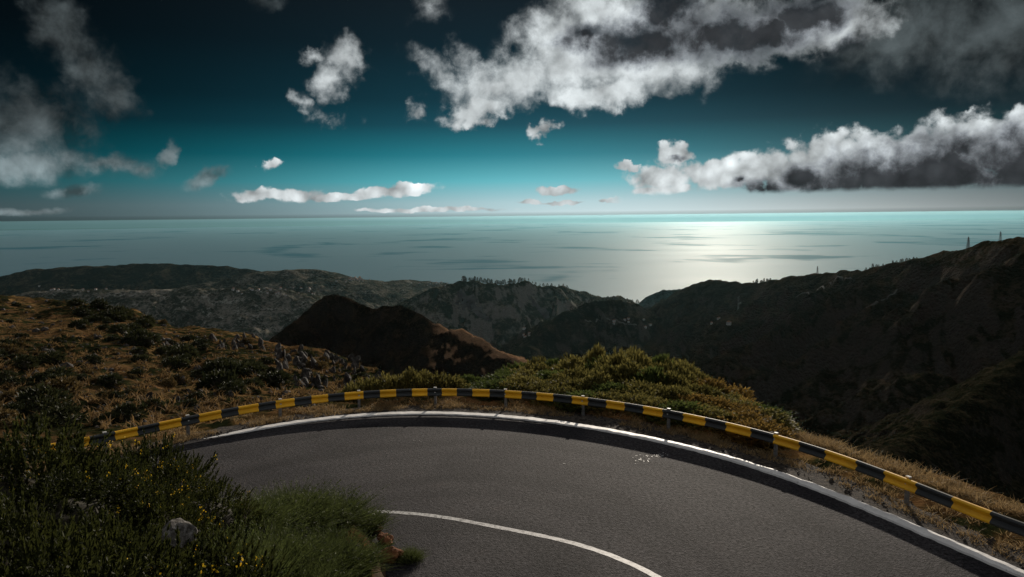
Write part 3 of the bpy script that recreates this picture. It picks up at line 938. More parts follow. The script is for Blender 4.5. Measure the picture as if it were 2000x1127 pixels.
post0 = cap0 = bolt0 = None
for s in ps:
    p = rail.pos(np.array([s]))[0]; nn = rail.normal(np.array([s]))[0]
    rz = math.atan2(nn[1], nn[0]) - math.pi / 2
    loc = (p[0] + nn[0] * .035 - goff[0], p[1] + nn[1] * .035 - goff[1], 0)
    if post0 is None:
        V, F = prism(prof, -.45, .725)
        F += [tuple(range(8))[::-1], tuple(range(8, 16))]
        post0 = ngon_mesh('post', V, F, M_GALV, guard)
        V, F = prism(np.array([(-.058, -.012), (.058, -.012), (.058, .08), (-.058, .08)]), .727, .755)
        F += [(3, 2, 1, 0), (4, 5, 6, 7)]
        cap0 = ngon_mesh('post_cap', V, F, M_CAP, post0)
        V, F = prism(np.array([(-.035, -.036), (.035, -.036), (.035, -.002), (-.035, -.002)]), .52, .62)
        F += [(3, 2, 1, 0), (4, 5, 6, 7)]
        bolt0 = ngon_mesh('spacer', V, F, M_GALV, post0)
        V, F = prism(np.array([(-.02, -.062), (.02, -.062), (.02, -.038), (-.02, -.038)]), .545, .585)
        F += [(3, 2, 1, 0), (4, 5, 6, 7)]
        ngon_mesh('bolt', V, F, M_CAP, post0)
        o = post0
    else:
        o = copy_tree(post0, guard)
    o.location = loc
    o.rotation_euler = (RNG.normal(0, .02), RNG.normal(0, .02), rz)


# ------------------------------------------------------------------ foliage builders (numpy)
def unit(v):
    return v / np.maximum(np.linalg.norm(v, axis=-1, keepdims=True), 1e-9)


def rand_dirs(n, rng):
    return unit(rng.normal(size=(n, 3)))


def diamonds(base, d, ln, wd, rng):
    """one pointed leaf (4 corners) per row"""
    sd = unit(np.cross(d, rand_dirs(len(d), rng)))
    tip = base + d * ln[:, None]
    midp = base + d * (ln * .45)[:, None]
    V = np.stack([base, midp + sd * wd[:, None] * .5, tip, midp - sd * wd[:, None] * .5], 1).reshape(-1, 3)
    F = np.arange(len(V)).reshape(-1, 4)
    return V, F


def strands(base, d, ln, wd, bend, rng, seg=3):
    """thin bending ribbons; bend = (n,3) added with the square of the height"""
    n = len(base)
    sd = unit(np.cross(d, rand_dirs(n, rng)))
    t = np.linspace(0, 1, seg + 1)
    c = base[:, None] + d[:, None] * (ln[:, None] * t)[..., None] + bend[:, None] * (t ** 2)[None, :, None] * ln[:, None, None]
    w = (wd[:, None] * (1 - t * .85) * .5)[..., None]
    V = np.stack([c - sd[:, None] * w, c + sd[:, None] * w], 2).reshape(n, -1, 3)
    k = V.shape[1]
    q = np.array([(2 * i, 2 * i + 1, 2 * i + 3, 2 * i + 2) for i in range(seg)])
    F = (np.arange(n) * k)[:, None, None] + q[None]
    return V.reshape(-1, 3), F.reshape(-1, 4)


def cat(*parts):
    Vs, Fs, o = [], [], 0
    for V, F in parts:
        Vs.append(V); Fs.append(F + o); o += len(V)
    return np.concatenate(Vs), np.concatenate(Fs)


def dome_points(n, rng, lobes=7, top=1.0):
    """points on a lumpy dome of radius and height about 1, with outward directions"""
    d = rand_dirs(n, rng)
    d[:, 2] = np.abs(d[:, 2]) * 1.05 - .10
    d = unit(d)
    L = rand_dirs(lobes, rng); L[:, 2] = np.abs(L[:, 2])
    lump = np.max(np.clip(d @ L.T, 0, 1) ** 6, axis=1)
    r = .64 + .32 * lump + .10 * np.abs(perlin(d[:, 0] * 4 + 3, d[:, 1] * 4 + d[:, 2] * 3, 7)) * 2
    return d, r


def gorse_arrays(seed, sprigs, per, sl, nl, nw, fuzz=.75):
    """spiky bush: sprigs standing out of a lumpy dome, each ringed with needles"""
    rng = np.random.default_rng(seed)
    d, r = dome_points(sprigs, rng)
    depth = rng.uniform(.62, 1.0, sprigs) ** .5
    base = d * (r * depth)[:, None]
    ax = unit(d + np.array([0, 0, .55]) + rng.normal(0, .30, (sprigs, 3)))
    L = rng.uniform(.55, 1.25, sprigs) * sl
    t = rng.uniform(.1, 1.0, (sprigs, per))
    nb = base[:, None] + ax[:, None] * (L[:, None] * t)[..., None]
    nd = unit(ax[:, None] * .8 + rng.normal(0, fuzz, (sprigs, per, 3)) * (1.15 - t)[..., None] + ax[:, None] * .2)
    m_ = sprigs * per
    V, F = diamonds(nb.reshape(-1, 3), nd.reshape(-1, 3), rng.uniform(.6, 1.2, m_) * nl, rng.uniform(.7, 1.3, m_) * nw, rng)
    tips = base + ax * L[:, None]
    return (V, F), tips


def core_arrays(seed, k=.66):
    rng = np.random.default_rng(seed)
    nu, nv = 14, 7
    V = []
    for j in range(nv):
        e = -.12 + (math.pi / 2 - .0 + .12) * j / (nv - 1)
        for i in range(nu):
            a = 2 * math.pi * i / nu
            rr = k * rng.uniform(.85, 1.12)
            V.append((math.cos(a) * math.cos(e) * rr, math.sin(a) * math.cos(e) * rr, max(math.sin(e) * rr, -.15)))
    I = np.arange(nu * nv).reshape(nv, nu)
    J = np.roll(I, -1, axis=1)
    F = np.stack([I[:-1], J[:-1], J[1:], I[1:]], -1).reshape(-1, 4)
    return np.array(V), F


def stems_arrays(seed, n=7, h=.75, w=.05):
    rng = np.random.default_rng(seed)
    base = np.c_[rng.normal(0, .06, (n, 2)), np.full(n, -.12)]
    d = unit(np.c_[rng.normal(0, .55, (n, 2)), np.full(n, 1.0)])
    V, F = strands(base, d, rng.uniform(.7, 1.1, n) * h, np.full(n, w), rng.normal(0, .15, (n, 3)), rng)
    V2, F2 = strands(base, d, rng.uniform(.7, 1.1, n) * h, np.full(n, w), rng.normal(0, .15, (n, 3)), rng)
    return cat((V, F), (V2, F2))


def bush_proto(name, foliage, leafmat, seed, core=.66, extra=None):
    root = empty(name)
    f = mesh_np('foliage', foliage[0], foliage[1], leafmat, root, shade=False)
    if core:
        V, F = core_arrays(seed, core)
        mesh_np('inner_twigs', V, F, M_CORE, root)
    V, F = stems_arrays(seed + 5)
    mesh_np('stems', V, F, M_BARK, root, shade=False)
    if extra:
        mesh_np(extra[0], extra[1], extra[2], extra[3], root, shade=False)
    return root


protos_used = {}


def place(proto, loc, scale, rz, label, cat_, group=None, tilt=(0, 0)):
    if id(proto) not in protos_used:
        protos_used[id(proto)] = proto
        o = proto
    else:
        o = copy_tree(proto)
    o.location = tuple(float(v) for v in loc)
    o.rotation_euler = (tilt[0], tilt[1], rz)
    o.scale = scale
    tag(o, label, cat_, group)
    return o


# ------------------------------------------------------------------ gorse beyond the rail
GP = []
for i, mt in enumerate((M_GORSE, M_GORSE, M_GORSE2, M_GREEN)):
    fol, _ = gorse_arrays(100 + i, 560, 11, .32, .18, .050)
    GP.append(bush_proto('gorse_bush', fol, mt, 200 + i))
rail_y = lambda px: np.interp(px, rail_px[:, 0], rail_px[:, 1])
rail_D = lambda px: on_z(np.asarray(px, float), rail_y(px), RAIL_TOP_Z)[..., 1]
env = np.array([(950, 748), (975, 732), (1000, 716), (1060, 702), (1120, 694), (1200, 690), (1270, 692), (1310, 701), (1340, 716), (1400, 746), (1450, 775), (1500, 808), (1560, 845)], float)
thick = []
for row, (off, f) in enumerate(((1.9, .14), (3.9, .42), (6.6, .68), (9.6, .86), (12.6, 1.0))):
    x = 968 + row * 9
    while x < 1500 - row * 8:
        D = float(rail_D(x)) + off + RNG.normal(0, .3)
        top = float(rail_y(x)) * (1 - f) + float(np.interp(x, env[:, 0], env[:, 1])) * f
        lim = float(np.interp(x, NEAR[:, 0], NEAR[:, 2])) + 1.0
        if D < lim:
            thick.append((x, top + RNG.normal(0, 4), D, row))
        x += 34 + RNG.uniform(0, 16)
ROWS = ('in the thicket row nearest the rail', 'in the second thicket row', 'in the middle of the thicket', 'near the top of the thicket', 'on the crest of the thicket')
for q, (px, py, D, row) in enumerate(thick):
    p = at(px, py, D)
    g = float(zat(p[0], p[1])[0])
    h = float(np.clip(p[2] - g, .55, 2.3))
    rad = RNG.uniform(.95, 1.3)
    rusty = px > 1330 and RNG.random() < .75
    pr = GP[2] if rusty else GP[[0, 1, 0, 1, 3][q % 5] if px > 1010 else 3]
    if pr is GP[2]:
        lb = 'rusty olive gorse bush on the right flank ' + ROWS[row]
    elif pr is GP[3]:
        lb = 'deep green gorse bush ' + ROWS[row]
    else:
        lb = ('olive gorse bush left of centre ' if px < 1160 else 'olive gorse bush right of centre ') + ROWS[row]
    place(pr, (p[0], p[1], g - .05), (rad, rad, h / 1.02), RNG.uniform(0, 6.28), lb, 'bush', 'gorse thicket beyond the rail')
henv = np.array([(670, 762), (700, 750), (740, 742), (790, 737), (835, 731), (900, 738), (960, 744)], float)
x = 678.0
while x < 962:
    D = float(rail_D(x)) + RNG.uniform(2.2, 4.4)
    p = at(x, float(np.interp(x, henv[:, 0], henv[:, 1])) + RNG.normal(0, 3), D)
    g = float(zat(p[0], p[1])[0])
    h = float(np.clip(p[2] - g, .45, 1.3))
    place(GP[int(RNG.integers(0, 2)) if x < 900 else 3], (p[0], p[1], g - .05), (RNG.uniform(.6, .85),) * 2 + (h / 1.02,), RNG.uniform(0, 6.28),
          'low gorse bush in the hedge along the outside of the rail', 'bush', 'low gorse hedge behind the rail')
    x += 15 + RNG.uniform(0, 8)
for px, py, D, rad in ((1420, 742, 39, .9), (1455, 790, 33, .6), (1560, 838, 29.5, .55), (1640, 880, 27, .45), (1395, 735, 41, .8)):
    p = at(px, py, D)
    g = float(zat(p[0], p[1])[0])
    place(GP[3], (p[0], p[1], g - .1), (rad, rad, float(np.clip(p[2] - g, .4, 1.8))), RNG.uniform(0, 6.28),
          'dark green bush growing below the right edge of the thicket', 'bush', 'bushes on the drop beside the thicket')

# ------------------------------------------------------------------ dry grass of the verge
def tufts(C, rng, per, ln, wd, lean=.45):
    n = len(C) * per
    b = np.repeat(C, per, 0) + np.c_[rng.normal(0, .07, (n, 2)), np.zeros(n)]
    d = unit(np.c_[rng.normal(0, lean, (n, 2)), np.ones(n)])
    return strands(b, d, rng.uniform(.4, 1.2, n) * ln, rng.uniform(.7, 1.3, n) * wd, np.c_[rng.normal(0, .35, (n, 2)), rng.uniform(-.4, -.05, n)], rng)


C = []
for _ in range(5200):
    s = RNG.uniform(4, rail.s[-1] - 2)
    off = RNG.gamma(2.0, .36) - .50
    p = rail.pos(np.array([s]))[0] + rail.normal(np.array([s]))[0] * off
    if perlin(np.array([p[0] * .55]), np.array([p[1] * .55]), 77)[0] + RNG.normal(0, .12) > -.12 - .10 * (off > .4):
        if not (p[0] > 7 and RNG.random() < .55):
            C.append(p)
C = np.array(C)
C = np.c_[C, np.maximum(zat(C[:, 0], C[:, 1]) - .02, -.3)]
V1 = tufts(C, np.random.default_rng(5), 13, .20, .022)
q = np.c_[RNG.uniform(1390, 2060, 3000), np.zeros(3000)]
q[:, 1] = rail_y(q[:, 0]) - RNG.uniform(0, 62, 3000) * np.clip((1640 - q[:, 0]) / 180, .38, 1)
H, ok = hits(q[:, 0], q[:, 1])
H = H[ok & (np.hypot(H[:, 0], H[:, 1]) < 42) & ((q[:, 0] < 1640) | (RNG.random(3000) < .15))]
V2 = tufts(H - np.array([0, 0, .03]), np.random.default_rng(6), 13, .34, .026)
V, F = cat(V1, V2)
o = mesh_np('dry_grass', V, F, M_STRAW, shade=False)
tag(o, 'straw coloured dry grass growing along the foot of the guard rail', 'grass', kind='stuff')

# loose stones of the verge
def rock_arrays(seed, sub=2, rough=.35, flat=True):
    import bmesh
    rng = np.random.default_rng(seed)
    bm = bmesh.new()
    bmesh.ops.create_icosphere(bm, subdivisions=sub, radius=1.0)
    V = np.array([v.co[:] for v in bm.verts]); F = np.array([[l.vert.index for l in f.loops] for f in bm.faces])
    bm.free()
    # cut by random planes for broken faces
    for _ in range(9):
        nn = rand_dirs(1, rng)[0]; k = rng.uniform(.45, .85)
        d = V @ nn - k
        V = V - np.clip(d, 0, None)[:, None] * nn * .92
    V = V * (1 + rough * .3 * perlin(V[:, 0] * 2.3 + seed, V[:, 1] * 2.3 + V[:, 2] * 1.7, seed % 50))[:, None]
    return V, F


V, F = [], []
rk = [rock_arrays(900 + i, 1) for i in range(4)]
off = 0
for _ in range(620):
    s = RNG.uniform(4, rail.s[-1] - 2)
    p = rail.pos(np.array([s]))[0] + rail.normal(np.array([s]))[0] * (max(RNG.normal(-.3, .3), -.85))
    sz = RNG.gamma(2.0, .012) + .012
    v, f = rk[int(RNG.integers(0, 4))]
    a = RNG.uniform(0, 6.28)
    rot = np.array([[math.cos(a), -math.sin(a), 0], [math.sin(a), math.cos(a), 0], [0, 0, .7]])
    V.append((v * sz) @ rot.T + np.array([p[0], p[1], sz * .3 + .005])); F.append(f + off); off += len(v)
o = mesh_np('verge_gravel', np.concatenate(V), np.concatenate(F), M_ROCK, shade=False)
tag(o, 'dark loose gravel strewn along the outer edge of the tarmac', 'gravel', kind='stuff')

# ------------------------------------------------------------------ scrub and rocks on the near hillside
SP = []
for i, mt in enumerate((M_DARK, M_DARK, M_TAWNY)):
    fol, _ = gorse_arrays(300 + i, 190, 6, .30, .30, .11)
    SP.append(bush_proto('scrub_bush', fol, mt, 310 + i, .72))
spots = []
for _ in range(1000):
    px = RNG.uniform(-40, 770); py = RNG.uniform(585, 850)
    cr = np.interp(px, NEAR[:, 0], NEAR[:, 1])
    if py < cr + 2 or py > rail_y(max(px, 161)) - 14 or (px < 150 and py > 850):
        continue
    band = abs((py - 615) - (px - 200) * .50) / 40          # dark belt of scrub running down the slope
    band2 = abs((py - 600) - (px - 60) * .12) / 16 if px < 320 else 9
    w = .30 + .9 * math.exp(-band * band) * (150 < px < 560) + .6 * math.exp(-band2 * band2)
    if px < 130 and py > 690:
        w += .5
    if RNG.random() < w * .62:
        spots.append((px, py, band < 1))
spots = spots[:290]
H, ok = hits([a[0] for a in spots], [a[1] for a in spots])
for (px, py, b), p, k in zip(spots, H, ok):
    r = math.hypot(p[0], p[1])
    if not k or r > 300 or r < 34:
        continue
    sz = RNG.gamma(4.0, .16) * (1.25 if b else .85) * (0.7 + r / 260)
    pr = SP[2] if (not b and RNG.random() < .38) else SP[int(RNG.integers(0, 2))]
    up_ = (py - np.interp(px, NEAR[:, 0], NEAR[:, 1])) / 200
    zone = 'just under the hillside skyline' if up_ < .22 else ('halfway up the brown hillside' if up_ < .6 else 'low on the brown hillside near the rail')
    side = ' at the far left' if px < 220 else (' in the middle' if px < 470 else ' beside the broken cliff')
    lb = ('large ' if sz > .9 else 'small ') + ('tawny' if pr is SP[2] else 'dark') + ' scrub bush ' + zone + side
    place(pr, (p[0], p[1], p[2] - .1 * sz), (sz, sz, sz * RNG.uniform(.6, .95)), RNG.uniform(0, 6.28), lb, 'bush', 'scrub on the brown hillside')

RP = []
for i in range(5):
    V, F = rock_arrays(500 + i, 2)
    V[:, 2] *= 1.5
    RP.append(mesh_np('rock', V, F, M_ROCK, shade=False))
first = [True] * 5
rsp = []
for _ in range(130):
    px = RNG.uniform(535, 765)
    dy_ = RNG.uniform(4, 72)
    rsp.append((px, np.interp(px, NEAR[:, 0], NEAR[:, 1]) + dy_, ('jagged dark rock along the top of the broken cliff' if dy_ < 24 else 'jagged dark rock in the middle of the broken cliff' if dy_ < 48 else 'jagged dark rock at the foot of the broken cliff') + (', left half' if px < 650 else ', right half above the low hedge'), 'rocks of the broken cliff', 1.0))
for _ in range(34):
    rsp.append((RNG.normal(465, 26), RNG.normal(672, 9), 'grey rock of the small outcrop high on the brown hillside', 'rocks of the hillside outcrop', .9))
for _ in range(26):
    rsp.append((RNG.normal(385, 45), RNG.normal(772, 16), 'rock lying on the lower brown slope beyond the rail', 'rocks on the lower slope', .6))
H, ok = hits([a[0] for a in rsp], [a[1] for a in rsp])
for (px, py, lb, gr, k), p, good in zip(rsp, H, ok):
    r = math.hypot(p[0], p[1])
    if not good or r > 260 or r < 33:
        continue
    i = int(RNG.integers(0, 5))
    if first[i]:
        o = RP[i]; first[i] = False
    else:
        o = RP[i].copy(); COL.objects.link(o)
    sz = min(RNG.gamma(3.0, .11), .62) * k * (.45 + r / 150)
    o.location = (float(p[0]), float(p[1]), float(p[2]) + sz * .15)
    o.scale = (sz * RNG.uniform(.6, 1), sz * RNG.uniform(.6, 1), sz * RNG.uniform(.8, 1.7))
    o.rotation_euler = (RNG.normal(0, .25), RNG.normal(0, .25), RNG.uniform(0, 6.28))
    tag(o, lb, 'rock', gr)
# small stones and grass tussocks, too many to count
px = RNG.uniform(-30, 770, 5200); py = np.interp(px, NEAR[:, 0], NEAR[:, 1]) + RNG.uniform(1, 240, 5200)
H, ok = hits(px, py)
rr_ = np.hypot(H[:, 0], H[:, 1])
keep = ok & (rr_ < 260) & (rr_ > 33)
H = H[keep]; rr_ = rr_[keep]
V, F, off = [], [], 0
for p, r in zip(H[:1300], rr_[:1300]):
    v, f = rk[int(RNG.integers(0, 4))]
    sz = RNG.gamma(2.0, .07) * (.5 + r / 130)
    V.append(v * sz * np.array([1, 1, .8]) + p); F.append(f + off); off += len(v)
o = mesh_np('hillside_stones', np.concatenate(V), np.concatenate(F), M_ROCK, shade=False)
tag(o, 'small stones strewn over the brown hillside', 'stones', kind='stuff')
T0 = H[1300:][::2]
T1 = tufts(T0, np.random.default_rng(8), 10, .55, .09, .5)
o = mesh_np('hillside_grass', T1[0], T1[1], mat_leaf('hillside tussocks', (.07, .042, .018), (.30, .19, .08), .5, .35, .8, .1), shade=False)
tag(o, 'dry yellow grass tussocks over the brown hillside', 'grass', kind='stuff')

# ------------------------------------------------------------------ foreground bushes on the bank
FG = []
for i in range(3):
    fol, tips = gorse_arrays(700 + i, 620, 46, .27, .052, .018, .85)
    rng = np.random.default_rng(720 + i)
    sel = tips[(tips[:, 2] > .25)]
    sel = sel[rng.permutation(len(sel))[:(42, 30, 6)[i]]]
    b = np.repeat(sel, 7, 0) + rng.normal(0, .020, (len(sel) * 7, 3))
    fv, ff = diamonds(b, rand_dirs(len(b), rng), rng.uniform(.018, .034, len(b)), rng.uniform(.014, .024, len(b)), rng)
    FG.append(bush_proto('flowering_gorse', fol, M_FGORSE, 730 + i, .66, ('flowers', fv, ff, M_FLOWER)))
    for ch in FG[-1].children:
        if ch.name.startswith('flowers'):
            ch['kind'] = 'stuff'
fg_spots = [  # top pixel, metres away, radius, label
    (40, 850, 13.0, 1.50, 'dark gorse bush at the far left edge under the end of the rail'),
    (140, 878, 15.0, 1.40, 'gorse bush with yellow flowers in front of the visible end of the rail'),
    (285, 858, 16.8, 1.25, 'gorse bush with yellow flowers touching the left end of the white line'),
    (338, 905, 15.5, .95, 'small gorse bush leaning over the tarmac from the bank'),
    (110, 935, 11.5, 1.40, 'gorse bush in deep shade in the middle of the left bank'),
    (250, 940, 12.5, 1.25, 'gorse bush with yellow flowers just above the pale stone'),
    (385, 950, 14.0, 1.05, 'spiky gorse bush between the pale stone and the tarmac'),
    (20, 1000, 9.0, 1.20, 'gorse bush at the left edge below the shaded one'),
    (190, 1030, 9.5, 1.05, 'gorse bush left of the pale stone at the bottom'),
    (300, 1070, 9.0, .75, 'small gorse bush with yellow flowers just below the pale stone'),
    (155, 905, 12.8, .80, 'rounded gorse bush standing out of the middle of the gorse mass'),
    (318, 975, 11.8, .62, 'knee high gorse bush just behind the pale stone'),
    (90, 1085, 7.6, .90, 'gorse bush in the bottom left corner'),
    (400, 1095, 9.6, .70, 'gorse bush cut off by the bottom edge right of the flowering ones')]
for q, (px, py, D, rad, lb) in enumerate(fg_spots):
    p = at(px, py - 2, D)
    g = float(zat(p[0], p[1])[0])
    h = float(np.clip(p[2] - g, .5, 2.6))
    rad = max(rad, h / 1.25)
    rad *= RNG.uniform(.9, 1.1)
    place(FG[(2, 0, 0, 1, 2, 1, 2, 2, 2, 0, 0, 1, 2, 1)[q]], (p[0], p[1], g - .05), (rad, rad, h / 1.05), RNG.uniform(0, 6.28), lb, 'bush', 'gorse bushes on the bank')

BP = []
for i in range(3):
    rng = np.random.default_rng(760 + i)
    nst = 2600
    b = np.c_[rng.normal(0, .20, (nst, 2)), rng.uniform(-.1, .25, nst)]
    b[:, :2] *= (1 + b[:, 2:3])
    d = unit(np.c_[b[:, :2] * 2.0 + rng.normal(0, .16, (nst, 2)), np.ones(nst)])
    fol = strands(b, d, rng.uniform(.45, 1.0, nst) * .95, rng.uniform(.014, .024, nst), np.c_[rng.normal(0, .10, (nst, 2)), np.zeros(nst)], rng)
    m_ = 4200
    k = rng.integers(0, nst, m_)
    lf = diamonds(b[k] + d[k] * (rng.uniform(.3, .95, m_) * .75)[:, None], unit(d[k] + rng.normal(0, .5, (m_, 3))), rng.uniform(.06, .13, m_), rng.uniform(.012, .020, m_), rng)
    ns = 70
    bb = np.c_[rng.normal(0, .22, (ns, 2)), rng.uniform(.0, .2, ns)]
    dd = unit(np.c_[bb[:, :2] * 2.2 + rng.normal(0, .22, (ns, 2)), np.ones(ns)])
    LL = rng.uniform(.95, 1.22, ns)
    tq = rng.uniform(.55, 1.0, (ns, 34))
    sp = diamonds((bb[:, None] + dd[:, None] * (LL[:, None] * tq)[..., None]).reshape(-1, 3), unit((dd[:, None] + rng.normal(0, .55, (ns, 34, 3))).reshape(-1, 3)),
                  rng.uniform(.03, .06, ns * 34), rng.uniform(.010, .016, ns * 34), rng)
    BP.append(bush_proto('broom_bush', cat(fol, lf, sp), M_BROOM, 770 + i, 0))
br_spots = [
    (478, 975, 14.5, 1.15, 'wispy broom bush at the left end of the broom clump'),
    (560, 958, 15.6, 1.25, 'tall feathery broom bush in the middle of the broom clump'),
    (636, 972, 16.2, 1.20, 'feathery broom bush leaning right towards the lane line'),
    (702, 992, 17.0, .80, 'narrow broom bush at the very end of the lane line'),
    (520, 1040, 12.6, 1.15, 'dark broom bush at the bottom below the tall one'),
    (622, 1040, 13.8, 1.15, 'dark broom bush at the bottom above the rusty soil'),
    (440, 1050, 11.4, 1.0, 'grey green broom bush right of the pale stone'),
    (570, 1090, 11.8, 1.0, 'broom bush cut off by the bottom edge under the clump'),
    (690, 1065, 14.6, .75, 'small broom bush hanging over the rusty soil'),
    (798, 1078, 15.7, .36, 'tiny broom sprout standing alone at the edge of the tarmac')]
for q, (px, py, D, rad, lb) in enumerate(br_spots):
    p = at(px, py + 8, D)
    g = float(zat(p[0], p[1])[0])
    h = float(np.clip(p[2] - g, .3, 2.2))
    rad = max(rad, h * .75)
    place(BP[q % 3], (p[0], p[1], g - .03), (rad, rad, h / 1.0), RNG.uniform(0, 6.28), lb, 'bush', 'broom bushes on the bank')

# pale stone in the bank, rusty soil at the tarmac edge, dead twigs
V, F = rock_arrays(811, 3, .6)
V = V * np.array([.30, .26, .17])
o = mesh_np('stone', V, F, M_PALEROCK, shade=False)
p = at(342, 1042, 10.4)
o.location = (float(p[0]), float(p[1]), float(p[2]))
o.rotation_euler = (.2, .1, .5)
tag(o, 'pale lichened stone poking out among the gorse on the bank', 'stone')
for q, (px, py, sx, lb) in enumerate(((752, 1052, .20, 'rusty clod of soil at the tarmac edge just below the lane line'), (762, 1085, .24, 'rusty crumbling soil lump at the tarmac edge, lowest of the three'),
                                     (738, 1030, .14, 'small rusty soil lump under the end of the lane line'))):
    V, F = rock_arrays(820 + q, 3, .9)
    V = V * np.array([sx, sx * 1.4, sx * .8])
    o = mesh_np('soil_clod', V, F, M_SOIL, shade=False)
    p = on_z(np.array([float(px)]), np.array([float(py)]), .08)[0]
    o.location = tuple(map(float, p))
    o.rotation_euler = (0, 0, q * 1.3)
    tag(o, lb, 'soil clod', 'rusty soil at the tarmac edge')
rng = np.random.default_rng(31)
for q, (px, py, D, ln, lb) in enumerate(((756, 1052, 16.6, .6, 'bare pale twig curving up beside the end of the lane line'), (733, 1000, 18.2, .6, 'thin dead twig at the very end of the lane line'),
                                         (478, 1000, 14.0, .8, 'pale dry stalk arching over the broom clump'), (470, 955, 15.0, .6, 'thin dead twig among the spiky gorse by the tarmac'))):
    p = at(px, py, D)
    n = 9
    b = np.zeros((n, 3)) + np.c_[rng.normal(0, .01, (n, 2)), np.zeros(n)]
    d = unit(np.c_[rng.normal(0, .28, (n, 2)) + np.array([-.25, 0]), np.ones(n)])
    V, F = strands(b, d, rng.uniform(.4, 1, n) * ln, np.full(n, .016), rng.normal(0, .35, (n, 3)), rng, 5)
    o = mesh_np('dead_twig', V, F, M_TWIG, shade=False)
    g = float(zat(p[0], p[1])[0])
    o.location = (float(p[0]), float(p[1]), max(g - .02, float(p[2]) - .25))
    tag(o, lb, 'twig', 'dead twigs on the bank')

# ------------------------------------------------------------------ far things: trees on the skyline, pylons, houses, tracks
def tree_proto(seed, h, w):
    rng = np.random.default_rng(seed)
    root = empty('pine_tree')
    V, F = strands(np.zeros((3, 3)) - np.array([0, 0, .06]), unit(np.c_[rng.normal(0, .03, (3, 2)), np.ones(3)]), np.full(3, .9), np.full(3, .06), np.zeros((3, 3)), rng)
    mesh_np('trunk', V, F, M_BARK, root, shade=False)
    n = 260
    z = rng.uniform(.04, 1.0, n)
    prof = w * (1.05 - z) ** .7 * rng.uniform(.3, 1, n)
    a = rng.uniform(0, 6.28, n)
    b = np.c_[np.cos(a) * prof, np.sin(a) * prof, z]
    d = unit(np.c_[np.cos(a), np.sin(a), rng.normal(.2, .4, n)])
    V, F = diamonds(b, d, rng.uniform(.08, .18, n), rng.uniform(.06, .12, n), rng)
    mesh_np('crown', V, F, M_PINE, root, shade=False)
    return root


TP = [tree_proto(40, 1, .22), tree_proto(41, 1, .36), tree_proto(42, 1, .5)]
tree_sets = [
    ('wooded_ridge', [(px, RNG.uniform(9, 19)) for px in np.arange(905, 1022, 3.4)], 'tiny dark tree on the skyline of the central wooded ridge', 'trees along the central ridge'),
    ('wooded_ridge', [(px, RNG.uniform(7, 12)) for px in np.arange(1024, 1110, 7.5)], 'tiny dark tree on the right shoulder of the central wooded ridge', 'trees on the right shoulder of the central ridge'),
    ('mountain_side', [(px, RNG.uniform(6, 10)) for px in np.arange(1472, 1506, 4.0)], 'tiny dark tree in the row beside the dip of the right skyline', 'trees in the skyline dip'),
    ('mountain_side', [(px, RNG.uniform(2.5, 5.5)) for px in np.arange(1690, 1792, 6.5)], 'tiny dark tree on the rising skyline of the right mountain', 'trees along the right skyline'),
    ('valley_ridge', [(px, RNG.uniform(6, 11)) for px in np.arange(1118, 1250, 9.0)], 'tiny dark tree on top of the low ridge in the valley', 'trees on the valley ridge')]
for nm, items, lb, gr in tree_sets:
    P = [r for r in RIDGES if r[0] == nm][0][1]
    paz = np.arctan2(P[:, 0], P[:, 1]); pr_ = np.hypot(P[:, 0], P[:, 1])
    for px, h in items:
        d = ray(px + RNG.normal(0, 1.2), 560.0)
        a = math.atan2(d[0], d[1])
        r = float(np.interp(a, paz, pr_))
        x, y = math.sin(a) * r, math.cos(a) * r
        z = float(zat(x, y)[0])
        place(TP[int(RNG.integers(0, 3))], (x, y, z - .12 * h), (h * RNG.uniform(.8, 1.3), h * RNG.uniform(.8, 1.3), h), RNG.uniform(0, 6.28), lb, 'tree', gr)


def bar(a, b, w):
    a = np.array(a, float); b = np.array(b, float)
    d = unit(b - a)
    u = unit(np.cross(d, [0.31, .2, 1.0] if abs(d[2]) < .9 else [1.0, .1, 0])); v = np.cross(d, u)
    o_ = np.array([u + v, -u + v, -u - v, u - v]) * w / 2
    V = np.concatenate([a + o_, b + o_])
    F = np.array([(0, 1, 5, 4), (1, 2, 6, 5), (2, 3, 7, 6), (3, 0, 4, 7), (3, 2, 1, 0), (4, 5, 6, 7)])
    return V, F


